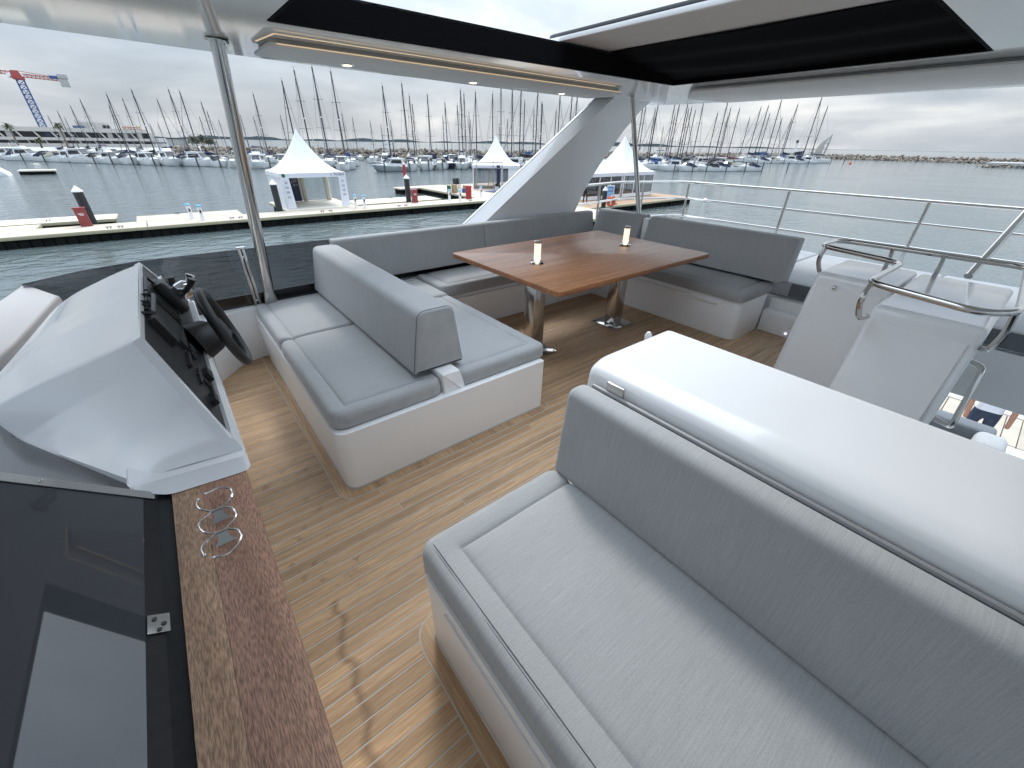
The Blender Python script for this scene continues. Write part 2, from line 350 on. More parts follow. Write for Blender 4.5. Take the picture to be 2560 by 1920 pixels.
def loft(bot, top):
    """closed solid between two point loops of equal length (3D)"""
    n = len(bot)
    return (list(bot)+list(top), [list(range(n))[::-1], list(range(n, 2*n))]+[[i, (i+1) % n, n+(i+1) % n, n+i] for i in range(n)])
def fillet(path, r, seg=5, closed=False):
    P = [Vector(p) for p in path]; n = len(P); out = []
    for i in range(n):
        if not closed and i in (0, n-1): out.append(P[i]); continue
        a, c = P[i-1]-P[i], P[(i+1) % n]-P[i]; k = min(r, a.length*.48, c.length*.48)
        p0, p1 = P[i]+a.normalized()*k, P[i]+c.normalized()*k
        for j in range(seg+1):
            t = j/seg; out.append((1-t)**2*p0+2*t*(1-t)*P[i]+t*t*p1)
    return out
def tube(path, r, n=8, closed=False, sy=1.0):
    P = [Vector(p) for p in path]; m = len(P); vs_, fs = [], []
    rr = r if isinstance(r, (list, tuple)) else [r]*m
    def tan(i):
        if closed: return (P[(i+1) % m]-P[i-1]).normalized()
        return (P[min(i+1, m-1)]-P[max(i-1, 0)]).normalized()
    t0 = tan(0); u = t0.cross(Vector((0, 0, 1)))
    if u.length < 1e-3: u = t0.cross(Vector((1, 0, 0)))
    u.normalize()
    for i in range(m):
        t = tan(i); u = (u-t*u.dot(t)).normalized(); w = t.cross(u)
        for k in range(n):
            a = 2*math.pi*k/n; vs_.append(tuple(P[i]+(u*math.cos(a)+w*math.sin(a)*sy)*rr[i]))
    for i in range(m if closed else m-1):
        j = (i+1) % m
        for k in range(n): fs.append([i*n+k, i*n+(k+1) % n, j*n+(k+1) % n, j*n+k])
    if not closed: fs += [list(range(n))[::-1], [(m-1)*n+k for k in range(n)]]
    return vs_, fs
def lathe(prof, c=(0, 0, 0), n=16):
    vs_, fs = [], []; m = len(prof)
    for r, z in prof:
        for k in range(n):
            a = 2*math.pi*k/n; vs_.append((c[0]+r*math.cos(a), c[1]+r*math.sin(a), c[2]+z))
    for i in range(m-1):
        for k in range(n): fs.append([i*n+k, i*n+(k+1) % n, (i+1)*n+(k+1) % n, (i+1)*n+k])
    fs += [list(range(n))[::-1], [(m-1)*n+k for k in range(n)]]
    return vs_, fs
def ball(c, r, n=10):
    return lathe([(max(1e-4, r*math.sin(math.pi*i/6)), -r*math.cos(math.pi*i/6)) for i in range(7)], c, n)
def grid(rows):
    n = len(rows[0]); return [tuple(p) for r in rows for p in r], [[i*n+j, i*n+j+1, (i+1)*n+j+1, (i+1)*n+j] for i in range(len(rows)-1) for j in range(n-1)]
def moved(pc, m):
    return [tuple(m @ Vector(v)) for v in pc[0]], pc[1]
def cushion(x0, x1, y0, y1, z0, z1, r=.032, rc=.05, groove=(), puff=.008, gd=.007):
    """upholstered pad: rounded rim, sewn-in grooves along the given segments, slightly crowned panels"""
    def lines(a, b, gs):
        L = [a+r*(1-math.cos(k*math.pi/10)) for k in range(6)]; L += [b-(v-a) for v in L]
        L += [a+rc, b-rc, a+rc*.7, b-rc*.7]
        for q in gs: L += [q+d for d in (-.045, -.022, -.011, -.005, 0, .005, .011, .022, .045)]
        n = max(2, int((b-a)/.07)); L += [a+(b-a)*k/n for k in range(n+1)]
        L = sorted(v for v in L if a <= v <= b); o = [L[0]]
        for v in L[1:]:
            if v-o[-1] > .0025: o.append(v)
        o[-1] = b; return o
    gx = [s[0][0] for s in groove if abs(s[0][0]-s[1][0]) < 1e-6]; gy = [s[0][1] for s in groove if abs(s[0][1]-s[1][1]) < 1e-6]
    X, Y = lines(x0, x1, gx), lines(y0, y1, gy)
    def seg_d(x, y):
        best = 9
        for (ax, ay), (bx, by) in groove:
            t = max(0, min(1, ((x-ax)*(bx-ax)+(y-ay)*(by-ay))/((bx-ax)**2+(by-ay)**2+1e-12)))
            best = min(best, math.hypot(x-ax-t*(bx-ax), y-ay-t*(by-ay)))
        return best
    V, idx = [], {}
    for i, x in enumerate(X):
        for j, y in enumerate(Y):
            e = min(x-x0, x1-x, y-y0, y1-y); z = z1
            if e < r: z = z1-r+math.sqrt(max(0, r*r-(r-e)**2))
            d = seg_d(x, y); z -= gd*math.exp(-(d/.0055)**2)+.006*math.exp(-(d/.028)**2)
            z += puff*min(1, e/.12)*min(1, d/.1)+.0035*min(1, e/.05)*noise.noise((x*5.3, y*5.3, z0*9))+.0012*min(1, e/.05)*noise.noise((x*17, y*13, z0*9))
            dx = (x-(x0+rc)) if x < x0+rc else ((x-(x1-rc)) if x > x1-rc else 0)
            dy = (y-(y0+rc)) if y < y0+rc else ((y-(y1-rc)) if y > y1-rc else 0)
            px, py = x, y
            if dx and dy:
                s, l = max(abs(dx), abs(dy)), math.hypot(dx, dy); px = x-dx+dx*s/l; py = y-dy+dy*s/l
            idx[i, j] = len(V); V.append((px, py, z))
    nx, ny = len(X), len(Y); Fc = [[idx[i, j], idx[i+1, j], idx[i+1, j+1], idx[i, j+1]] for i in range(nx-1) for j in range(ny-1)]
    ring = [(i, 0) for i in range(nx)]+[(nx-1, j) for j in range(1, ny)]+[(i, ny-1) for i in range(nx-2, -1, -1)]+[(0, j) for j in range(ny-2, 0, -1)]
    top = [idx[q] for q in ring]; prev = top; cx, cy = (x0+x1)/2, (y0+y1)/2
    for zz, ins in ((z0+.012, 0), (z0+.003, .006), (z0, .018)):
        cur = []
        for q in top:
            v = V[q]; cur.append(len(V)); V.append((v[0]+(cx-v[0])/max(.2, abs(cx-v[0]))*ins, v[1]+(cy-v[1])/max(.2, abs(cy-v[1]))*ins, zz))
        n = len(top)
        for k in range(n): Fc.append([prev[k], cur[k], cur[(k+1) % n], prev[(k+1) % n]])
        prev = cur
    Fc.append(prev); return V, Fc

def build(name, pieces, m, parent=None, loc=(0, 0, 0), ang=38, label=None):
    if isinstance(pieces, tuple) and len(pieces) == 2 and isinstance(pieces[1], list) and pieces[1] and isinstance(pieces[1][0], (list, tuple)) and isinstance(pieces[1][0][0], int): pieces = [pieces]
    V, Fc = [], []
    for v, f in pieces:
        o = len(V); V += [(p[0]-loc[0], p[1]-loc[1], p[2]-loc[2]) for p in v]; Fc += [[i+o for i in q] for q in f]
    me = bpy.data.meshes.new(name); me.from_pydata(V, [], Fc)
    bm = bmesh.new(); bm.from_mesh(me); bmesh.ops.recalc_face_normals(bm, faces=list(bm.faces))
    ca = math.cos(R(ang))
    for f in bm.faces: f.smooth = True
    for e in bm.edges:
        if len(e.link_faces) != 2 or e.link_faces[0].normal.dot(e.link_faces[1].normal) < ca: e.smooth = False
    bm.to_mesh(me); bm.free(); me.materials.append(M[m] if isinstance(m, str) else m)
    o = bpy.data.objects.new(name, me); COL.objects.link(o)
    if parent: o.parent = parent
    if label: o['label'] = label
    return o
def tag(o, label=None, cat=None, group=None, kind=None):
    for k, v in (('label', label), ('category', cat), ('group', group), ('kind', kind)):
        if v: o[k] = v
    return o
class Thing:
    def __init__(s, name, label, cat, loc=(0, 0, 0), group=None):
        s.loc = loc; s.root = bpy.data.objects.new(name, None); COL.objects.link(s.root); s.root.location = loc; s.root.empty_display_size = .2
        tag(s.root, label, cat, group)
    def add(s, name, pieces, m, under=None, ang=38, label=None):
        return build(name, pieces, m, under or s.root, s.loc, ang, label)
def solo(name, label, cat, pieces, m, loc=(0, 0, 0), group=None, ang=38, kind=None):
    o = build(name, pieces, m, None, loc, ang); o.location = loc; return tag(o, label, cat, group, kind)
def copy_tree(o, parent=None):
    c = o.copy(); COL.objects.link(c); c.parent = parent
    for ch in o.children: copy_tree(ch, c)
    return c
def text_piece(s, size, m, align='CENTER'):
    cu = bpy.data.curves.new('lettering', 'FONT'); cu.body = s; cu.size = size; cu.align_x = align; cu.extrude = .002
    o = bpy.data.objects.new('lettering', cu); COL.objects.link(o); dg = bpy.context.evaluated_depsgraph_get(); me = o.evaluated_get(dg).to_mesh()
    r = ([tuple(m @ v.co) for v in me.vertices], [list(p.vertices) for p in me.polygons]); o.evaluated_get(dg).to_mesh_clear()
    bpy.data.objects.remove(o); bpy.data.curves.remove(cu); return r

WZ = -3.6          # water level
# ---------------------------------------------------------------- sea
sea = build('water', ([(-9000, -9000, WZ), (9000, -9000, WZ), (9000, 9000, WZ), (-9000, 9000, WZ)], [[0, 1, 2, 3]]), 'water')
tag(sea, 'calm grey harbour water with fine ripples', 'water', kind='structure')

# ---------------------------------------------------------------- flybridge deck with teak planks
deck = build('flybridge_deck', [box(-.15, 4.46, .0, 3.66, -.13, -.0014), box(-.15, 1.62, -1.7, -.0005, -.13, -.0014)], 'caulk')
tag(deck, 'teak planked flybridge deck with grey caulking lines', 'deck', kind='structure')
unit = build('plank', box(-.5, .5, -.5, .5, -1, 0), 'teak'); pm = unit.data; bpy.data.objects.remove(unit)
PITCHW = .0545; k = 0; y = .2; first = True
while y < 3.6:
    xs = [-.112]; x = -.112 + random.uniform(.5, 2.3)
    xe = 4.44 if y > .05 else 1.6
    while x < xe-.5: xs.append(x); x += random.uniform(1.7, 2.5)
    xs.append(xe)
    for a, b in zip(xs, xs[1:]):
        o = bpy.data.objects.new('plank', pm); COL.objects.link(o); o.parent = deck
        o.location = ((a+b)/2, y+PITCHW/2, random.uniform(-.0006, .0)); o.scale = (b-a-.004, PITCHW-.0062, .003)
    y += PITCHW
def margin(x0, x1, y0, y1, rad):
    w = .058
    def ring(o, i):
        def rr(d, r): return roundpoly([(x0-d, y0-d), (x1+d, y0-d), (x1+d, y1+d), (x0-d, y1+d)], r, 6)
        return rr(o, rad+o), rr(i, rad+i)
    out = []
    for (o, i, z) in ((w, 0, .0016), (w-.006, .004, .0036)):
        a, b = ring(o, i); n = len(a)
        V = [(*p, z) for p in a]+[(*p, z) for p in b]+[(*p, -.002) for p in a]
        Fc = [[q, (q+1) % n, n+(q+1) % n, n+q] for q in range(n)]+[[q, (q+1) % n, 2*n+(q+1) % n, 2*n+q] for q in range(n)]
        out.append((V, Fc))
    build('margin_caulk', out[0], 'caulk', deck); build('margin_board', out[1], M['teak_y'], deck)
M['teak_y'] = wood('teak margin board', (.385, .235, .122), (.56, .37, .21), 'y', .55)[0]
margin(.295, 1.605, 1.665, 3.64, .05); margin(.287, 1.60, -1.2, .806, .05)

# ---------------------------------------------------------------- double helm seat
def padded_seat():
    t = Thing('helm_sofa', 'back-to-back grey cushioned seat on white base behind the steering wheel', 'sofa', (.95, 2.6, 0))
    prof = roundpoly([(.295, 1.67), (1.605, 1.67), (1.605, 3.6), (.295, 3.6)], [.07, .012, .02, .02], 6)
    base_b = [(p[0]+(.95-p[0])*.0, p[1], .0) for p in prof]; base_t = [(.95+(p[0]-.95)*1.004, 2.6+(p[1]-2.6)*1.004, .352) for p in prof]
    t.add('base', [loft(base_b, base_t)], 'gel_in')
    t.add('base_sealant', tube([(p[0], p[1], .004) for p in prof], .005, 5, True), 'caulk')
    g = .085
    t.add('seat_cushion', cushion(.30, .90, 1.70, 2.765, .352, .445, rc=.07, groove=[((.30+g, 1.70+g), (.30+g, 2.765)), ((.30+g, 1.70+g), (.90, 1.70+g))]), 'fab')
    t.add('seat_cushion', cushion(.305, .90, 2.768, 3.60, .352, .445, rc=.04, groove=[((.305+g, 2.768), (.305+g, 3.60))]), 'fab')
    t.add('seat_cushion', cushion(1.00, 1.655, 1.705, 2.935, .352, .445, rc=.05, groove=[((1.655-g, 1.705+g), (1.655-g, 2.935)), ((1.00, 1.705+g), (1.655-g, 1.705+g))]), 'fab')
    t.add('seat_cushion', cushion(1.00, 1.665, 2.938, 3.50, .352, .445, rc=.02), 'fab')
    bp = roundpoly([(.770, .470), (1.075, .470), (1.030, .815), (.825, .815)], [.012, .012, .045, .045], 5)
    t.add('backrest', prism(bp, 'y', 1.785, 3.62, .016, 3), 'fab')
    e = roundpoly([(.772, .475), (1.073, .475), (1.028, .813), (.827, .813)], [.012, .012, .045, .045], 5)
    for yy in (1.796, 3.609): t.add('piping', tube([(p[0], yy, p[1]) for p in e], .0032, 6, True), 'seam')
    t.add('backrest_bracket', prism(roundpoly([(.90, .30), (1.045, .30), (1.0, .472), (.89, .472)], .012), 'y', 1.70, 1.98, .01), 'gel_in')
    t.add('backrest_bracket', prism(roundpoly([(.90, .30), (1.045, .30), (1.0, .472), (.89, .472)], .012), 'y', 3.3, 3.5, .01), 'gel_in')
padded_seat()

# ---------------------------------------------------------------- forward sofa (nearest)
t = Thing('forward_sofa', 'long grey cushioned sofa nearest the camera with tall backrest', 'sofa', (.7, -.2, 0))
t.add('base', [prism(roundpoly([(.287, -1.25), (1.0, -1.25), (1.0, .806), (.287, .806)], [0, 0, .01, .05], 5), 'z', 0, .36, .004), box(.280, .2885, -1.2, .66, .306, .318, .002)], 'gel_in')
t.add('base_sealant', tube([(p[0], p[1], .004) for p in roundpoly([(.285, -1.25), (.285, .808), (1.02, .808)], [0, .05, 0], 5)], .005, 5), 'caulk')
g = .105
t.add('seat_cushion', cushion(.298, .905, -1.3, .848, .325, .45, r=.038, rc=.05, groove=[((.298+g, -1.3), (.298+g, .848-g)), ((.298+g, .848-g), (.905, .848-g))]), 'fab')
t.add('stitching', tube([(.3375, y_, .4535) for y_ in (-1.28, .80)], .0012, 4), 'seam'); t.add('stitching', tube([(.331, y_, .4505) for y_ in (-1.28, .80)], .0012, 4), 'seam')
bp = roundpoly([(.885, .435), (1.015, .435), (1.018, .80), (.925, .805)], [.02, .01, .03, .04], 5)
t.add('backrest', prism(bp, 'y', -1.3, .838, .03, 4), 'fab')
t.add('backrest_cord', tube([(1.028, -1.3, .792), (1.028, .80, .792)], .009, 8), 'trim')

# ---------------------------------------------------------------- wet bar cabinet behind the sofa
t = Thing('bar_cabinet', 'long white glossy cabinet with rounded top behind the nearest sofa', 'cabinet', (1.3, -.2, 0))
cp = roundpoly([(1.03, 0), (1.56, 0), (1.56, .855), (1.07, .875), (1.035, .795)], [.0, .0, .03, .075, .02], 7)
t.add('body', prism(roundpoly([(1.06, 0), (1.54, 0), (1.54, .70), (1.06, .70)], .01), 'y', -1.6, .845, .015), 'gel_in')
lid = roundpoly([(1.042, .715), (1.57, .715), (1.572, .850), (1.545, .868), (1.12, .868), (1.055, .838)], [.012, .012, .02, .05, .10, .05], 7)
t.add('lid', prism(lid, 'y', -1.6, .862, .035, 5), 'gel')
lt = t.add('latch', [box(1.030, 1.042, .672, .745, .765, .835, .003), box(1.018, 1.042, .672, .745, .756, .764, .002)], 'steel_b')
t.add('hook', lathe([(.004, 0), (.014, .004), (.016, .03), (.008, .045), (.001, .048)], (1.50, .905, .80), 10), 'white')

# ---------------------------------------------------------------- starboard + aft sofa (L shape)
t = Thing('corner_sofa', 'l-shaped grey corner sofa on white base around the wooden table', 'sofa', (3.6, 3.3, 0))
t.add('base', [prism(roundpoly([(1.61, 3.14), (3.78, 3.14), (3.78, 3.62), (1.61, 3.62)], [.0, .0, 0, 0]), 'z', 0, .36), prism(roundpoly([(3.735, 1.40), (4.23, 1.40), (4.23, 3.62), (3.735, 3.62)], [.10, .02, 0, 0], 7), 'z', 0, .365, .004)], 'gel_in')
t.add('locker_front', box(3.715, 3.739, 1.62, 2.86, .30, .325, .004), 'gel_in')
t.add('locker_front', box(1.75, 3.0, 3.118, 3.143, .292, .312, .004), 'gel_in')
t.add('courtesy_light', lathe([(.001, .0), (.013, .001), (.013, .006), (.006, .009), (.001, .009)], (0, 0, 0), 12), 'steel').matrix_local = Matrix.Translation((2.62-3.6, 3.139-3.3, .10)) @ Matrix.Rotation(R(90), 4, 'X')
t.add('seat_cushion', cushion(1.68, 3.70, 3.09, 3.60, .352, .455, rc=.05, groove=[((1.79, 3.175), (3.70, 3.175)), ((1.79, 3.175), (1.79, 3.60))]), 'fab_y')
t.add('seat_cushion', cushion(3.705, 4.34, 1.40, 2.80, .365, .468, r=.035, rc=.06, groove=[((3.79, 1.49), (3.79, 2.80)), ((3.79, 1.49), (4.34, 1.49))]), 'fab')
t.add('seat_cushion', cushion(3.705, 4.34, 2.804, 3.60, .365, .465, rc=.02), 'fab')
def backrest_y(x0, x1): return prism(roundpoly([(3.53, .50), (3.72, .48), (3.70, .845), (3.59, .850)], [.015, .01, .03, .035], 5), 'x', x0, x1, .014, 3)
t.add('backrest', backrest_y(.98, 2.48), 'fab_y'); t.add('backrest', backrest_y(2.484, 4.14), 'fab_y')
def backrest_x(y0, y1): return prism(roundpoly([(4.13, .50), (4.36, .46), (4.40, .865), (4.25, .870)], [.015, .01, .03, .035], 5), 'y', y0, y1, .016, 3)
t.add('backrest', backrest_x(2.93, 3.60), 'fab'); t.add('backrest', backrest_x(1.31, 2.84), 'fab')
t.add('backrest_gap_plate', box(4.24, 4.30, 2.845, 2.925, .47, .84, .01), 'gel_in')

# ---------------------------------------------------------------- dining table and lamps
t = Thing('dining_table', 'large varnished mahogany table with two steel legs', 'table', (2.69, 2.38, 0))
tp = roundpoly([(1.77, 1.745), (3.62, 1.745), (3.62, 3.05), (1.77, 3.05)], .045, 6)
t.add('tabletop', prism(tp, 'z', .712, .75, .007, 3), 'mahog')
for lx in (2.13, 3.2):
    lg = t.add('leg', [box(lx-.062, lx+.062, 2.365-.062, 2.365+.062, .006, .70, .008, 2), box(lx-.13, lx+.13, 2.25, 2.48, .70, .713, .003)], 'steel')
    t.add('foot_plate', box(lx-.15, lx+.15, 2.215, 2.515, .0045, .012, .003), 'steel', lg)
    for sx in (-.13, .13):
        for sy in (-.13, .13): t.add('bolt', lathe([(.008, 0), (.008, .002), (.003, .004)], (lx+sx, 2.365+sy, .0118), 10), 'iron', lg)
for (lx, ly, lab) in ((2.14, 2.37, 'small cylindrical glowing lamp on the near end of the table'), (3.25, 2.39, 'small cylindrical glowing lamp on the far end of the table')):
    l = Thing('table_lamp', lab, 'lamp', (lx, ly, .75), 'table lamps')
    l.add('base', lathe([(.001, 0), (.052, .0), (.056, .004), (.05, .010), (.02, .014), (.001, .014)], (lx, ly, .7505), 24), 'steel')
    l.add('shade', lathe([(.023, .036), (.0262, .045), (.0262, .150)], (lx, ly, .7505), 20), 'lampglow')
    l.add('bulb_glow', lathe([(.012, .012), (.0235, .022), (.0262, .044), (.001, .046)], (lx, ly, .7505), 20), 'lamphot')
    l.add('cap', lathe([(.0275, .150), (.029, .153), (.029, .163), (.022, .167), (.001, .167)], (lx, ly, .7505), 20), 'steel')

# ---------------------------------------------------------------- forward bulkhead, wooden cap, tinted panel
solo('forward_bulkhead', 'white bulkhead wall under the wooden cap at the forward edge', 'wall', [box(-.235, -.115, -1.6, 3.2, -.02, .692, .004)], 'gel_in', (-.17, .5, 0))
t = Thing('wooden_cap', 'weathered hardwood cap rail with a steel cup holder on it', 'cap rail', (-.14, .3, .70))
t.add('plank', box(-.2265, -.1611, -1.5, 1.21, .692, .7202, .0012), 'cap1', label='paler tan board along the rubber seal')
t.add('plank', box(-.1609, -.0535, -1.5, 1.21, .690, .7205, .0012), 'cap2', label='redder board on the deck side')
def zg(x): return .703+(-.245-x)*.69          # the panel is propped up, rising forward
def ye(x): return 1.180+(-.245-x)*.26
t = Thing('windscreen_panel', 'dark tinted hinged windscreen panel reflecting clouds beside the wooden cap', 'windscreen', (-.6, .6, .65))
def slab(poly, th=.008, dz=0.):
    return loft([(x, y, zg(x)-th+dz) for x, y in poly], [(x, y, zg(x)+dz) for x, y in poly])
t.add('pane', slab([(-.283, -1.5), (-.283, ye(-.283)), (-.95, ye(-.95)), (-.95, -1.5)]), 'winglass')
t.add('edge_band', slab([(-.2435, -1.5), (-.2435, 1.172), (-.2826, ye(-.2826)), (-.2826, -1.5)], .008, .001), 'rubber')
gk = t.add('rubber_gasket', [box(-.2600, -.2268, -1.5, 1.235, .60, .7125, .003)], 'rubber')
rng = random.Random(4)
t.add('sealant_edge', [tube([(-.2438+rng.uniform(-.0012, .0012), -.6+i*.02, .7065+rng.uniform(-.001, .001)) for i in range(88)], [rng.choice((.0005, .0010, .0020, .0013)) for i in range(88)], 5)], 'glue', gk)
t.add('sealant_edge', [tube([(-.2262+rng.uniform(-.0008, .0008), .5+i*.02, .7135+rng.uniform(-.001, .001)) for i in range(33)], [rng.choice((.0004, .001, .0018, .0006)) for i in range(33)], 5)], 'glue', gk)
hg = t.add('hinge', slab([(-.279, .752), (-.236, .752), (-.236, .797), (-.279, .797)], .004, .006), 'steel')
for q in ((-.27, .785), (-.258, .772), (-.264, .759)): t.add('screw', [tube([(q[0], q[1], zg(q[0])+.006), (q[0]+.0012, q[1], zg(q[0])+.0078)], .0042, 10)], 'iron', hg)
st = t.add('trim_strip', slab([(-.262, ye(-.262)+.001), (-.95, ye(-.95)+.001), (-.95, ye(-.95)+.042), (-.262, ye(-.262)+.030)], .008, .006), 'steel_b')
t.add('screw', ball((-.435, ye(-.435)+.018, zg(-.435)+.006), .005, 10), 'steel', st)
solo('dark_shelf', 'dark grey panel between the steel strip and the helm console', 'panel', [prism([(-.255, 1.20), (-.24, 1.6), (-.3, 2.9), (-.95, 2.9), (-1.02, 1.95), (-1.02, 1.2)], 'z', .64, .682)], 'panelgrey', (-.6, 2, .6))

# ---------------------------------------------------------------- helm console
t = Thing('helm_console', 'white faceted helm console with black dash panel and steering wheel', 'helm console', (-.3, 2.05, .5))
YM = 2.02
def mir(p): return (p[0], 2*YM-p[1], p[2])
An, Bn = (-.176, 1.50, 1.052), (-.050, 1.225, .752)
def catmull(P, n):
    P = [Vector(p) for p in P]; out = []
    for i in range(len(P)-1):
        p0, p1, p2, p3 = P[max(i-1, 0)], P[i], P[i+1], P[min(i+2, len(P)-1)]
        for k_ in range(n):
            u = k_/n; out.append(.5*((2*p1)+(-p0+p2)*u+(2*p0-5*p1+4*p2-p3)*u*u+(-p0+3*p1-3*p2+p3)*u**3))
    return out+[P[-1]]
HC = [[Bn, (-.14, 1.244, .748), (-.22, 1.263, .742), (-.300, 1.284, .728)],
      [(-.150, 1.445, .985), (-.285, 1.535, .905), (-.445, 1.665, .800), (-.600, 1.80, .685)],
      [An, (-.33, 1.618, .971), (-.49, 1.740, .889), (-.655, 1.865, .790)],
      [(-.176, 2.02, 1.055), (-.36, 2.06, .985), (-.56, 2.06, .885), (-.735, 2.06, .755)],
      [mir(An), (-.32, 2.565, 1.000), (-.50, 2.575, .912), (-.665, 2.38, .765)],
      [(-.150, 2.597, .985), (-.285, 2.69, .925), (-.45, 2.70, .85), (-.61, 2.52, .70)],
      [mir(Bn), (-.14, 2.80, .745), (-.22, 2.795, .740), (-.305, 2.785, .728)]]
cols = [catmull(c, 7) for c in HC]; nr = len(cols[0]); NS = 24
rows = []
for r_i in range(nr):
    line = []
    for c_i in range(6):
        for k_ in range(NS): line.append(cols[c_i][r_i].lerp(cols[c_i+1][r_i], k_/NS))
    line.append(cols[6][r_i]); sm = []
    for j in range(len(line)):
        c_i = round(j/NS); w_ = {0: 0, 1: 4, 2: 1, 3: 11, 4: 3, 5: 4, 6: 0}[c_i]; dj = abs(j-c_i*NS); w_ = max(0, w_-dj//2) if w_ < 10 else max(0, w_-dj)
        q = [line[max(0, min(len(line)-1, j+k_))] for k_ in range(-w_, w_+1)]; sm.append(sum(q, Vector())/len(q))
    rows.append(sm)
bn_ = []
for j, q in enumerate(rows[-1]): bn_.append(q+Vector((.02, 0, -.10)))      # skirt down to the shelf
rows.append(bn_)
dn = Vector((.312, 0, .131)).normalized()
for r_ in rows:
    for q in r_:
        h_ = dn.dot(q-Vector(An))
        if h_ > 0: q -= dn*h_
t.add('hood', grid([[tuple(q) for q in r_] for r_ in rows]), 'gel', ang=50)
# lower lip with rounded corners
RL = [.01, .012, .015, .02, .03, .03, .02]
lpt = roundpoly([(-.322, 1.40), (-.318, 1.275), (-.298, 1.245), (-.225, 1.228), (-.037, 1.184), (-.037, 2.87), (-.30, 2.87)], RL, 5)
lpb = roundpoly([(-.314, 1.40), (-.313, 1.282), (-.300, 1.236), (-.228, 1.176), (-.037, 1.156), (-.037, 2.89), (-.30, 2.89)], RL, 5)
lpu = [(p[0]-.006, p[1]+.008) for p in lpb]
zl = lambda x: .7545+(x+.037)*.066
rim_rows = [[(x, y, zl(x)-.002) for x, y in [(a_[0]*.98-.0015, a_[1]+.004) for a_ in lpt]], [(x, y, zl(x)-.006) for x, y in lpt], [(x, y, .7225) for x, y in lpb], [(x, y, .7215) for x, y in lpu]]
t.add('lower_lip', [grid([r_+r_[:1] for r_ in rim_rows]), (rim_rows[0], [list(range(len(lpt)))]), (rim_rows[3], [list(range(len(lpt)))[::-1]])], 'gel', ang=34)
t.add('aft_face', [box(-.26, -.125, 1.20, 2.86, -.01, .712, .01)], 'gel_in')
t.add('cupboard_knob', lathe([(.001, 0), (.013, .001), (.013, .004), (.006, .006), (.009, .02), (.011, .026), (.001, .028)], (0, 0, 0), 12), 'steel').matrix_local = Matrix.Translation((-.036+.3, 1.53-2.05, .712-.5)) @ Matrix.Rotation(R(90), 4, 'Y')
# dash frame + panel on the sloped plane
dn = (Vector(mir(An))-Vector(An)).cross(Vector(Bn)-Vector(An)).normalized()
if dn.x < 0: dn = -dn
def dp(u, v, h=0.):
    """dash plane: v 0 at the lower edge .. 1 at the top, u 0 near .. 1 far, h = height above the plane"""
    lo = Vector(Bn).lerp(Vector(mir(Bn)), u); hi = Vector(An).lerp(Vector(mir(An)), u); return lo.lerp(hi, v)+dn*h
def dash_box(u0, u1, v0, v1, h0, h1):
    q = [(u0, v0), (u1, v0), (u1, v1), (u0, v1)]
    return loft([tuple(dp(*c, h0)) for c in q], [tuple(dp(*c, h1)) for c in q])
t.add('dash_frame', [dash_box(0, 1, 0, 1, -.02, -.006), dash_box(0, 1, 0, .10, -.006, .010), dash_box(0, 1, .955, 1, -.006, .004), dash_box(0, .022, .10, .955, -.006, .004), dash_box(.978, 1, .10, .955, -.006, .004)], 'gel')
t.add('dash_panel', dash_box(.022, .978, .10, .955, -.0055, -.001), 'dash')
for (u0, u1, v0, v1) in ((.33, .53, .46, .93), (.57, .77, .46, .93)):
    sc_ = t.add('screen', dash_box(u0, u1, v0, v1, -.001, .008), 'screen'); t.add('screen_bezel', [dash_box(u0-.008, u1+.008, v0-.02, v0, -.001, .014), dash_box(u0-.008, u1+.008, v1, v1+.02, -.001, .014), dash_box(u0-.008, u0, v0, v1, -.001, .014), dash_box(u1, u1+.008, v0, v1, -.001, .014)], 'plastic', sc_)
t.add('switch_panel', [dash_box(.245, .31, .60, .90, -.001, .022)], 'plastic')
for (u0, u1, v0, v1, h) in ((.20, .29, .42, .455, .012), (.255, .30, .14, .22, .016), (.165, .25, .30, .33, .008), (.155, .235, .15, .18, .008), (.205, .215, .19, .34, .006), (.30, .318, .33, .40, .014), (.33, .348, .33, .40, .014), (.36, .378, .33, .40, .014), (.105, .117, .185, .235, .018), (.119, .131, .185, .235, .018), (.133, .145, .185, .235, .018)):
    t.add('switch', dash_box(u0, u1, v0, v1, -.001, h), 'plastic')
for (u, v) in ((.40, .97), (.30, .98)):
    t.add('grab_bar', tube(fillet([dp(u-.05, v, 0), dp(u-.05, v-.05, .03), dp(u+.08, v-.05, .03), dp(u+.08, v, 0)], .01), .007, 8), 'plastic')
for (u, v) in ((.62, .36), (.70, .36)):
    gq = t.add('gauge', lathe([(.001, 0), (.034, 0), (.036, .014), (.03, .018), (.029, .012), (.001, .011)], (0, 0, 0), 20), 'chrome')
    gq.matrix_local = Matrix.Translation(dp(u, v, -.002)-Vector(t.loc)) @ dn.to_track_quat('Z', 'Y').to_matrix().to_4x4()
# throttle
th = Matrix.Translation(dp(.72, .60, 0)) @ dn.to_track_quat('Z', 'Y').to_matrix().to_4x4()
to = t.add('throttle', [moved(box(-.05, .05, -.075, .075, 0, .05, .015, 3), th)], 'plastic')
t.add('throttle_housing', [moved(lathe([(.03, 0), (.038, .02), (.038, .05), (.028, .062), (.001, .062)], (0, 0, .05), 18), th)], 'chrome', to)
for s_ in (-.035, .035):
    t.add('throttle_lever', [moved(tube([(s_, .0, .085), (s_*1.1, .012, .118), (s_*1.15, .03, .142)], [.011, .012, .018], 10), th)], 'chrome' if s_ > 0 else 'plastic', to)
jo = t.add('joystick_pad', [dash_box(.84, .92, .30, .75, -.001, .03)], 'chrome'); t.add('joystick', [tuple(lathe([(.02, 0), (.012, .02), (.014, .05), (.018, .06), (.001, .066)], dp(.88, .5, .03), 12))], 'plastic', jo)
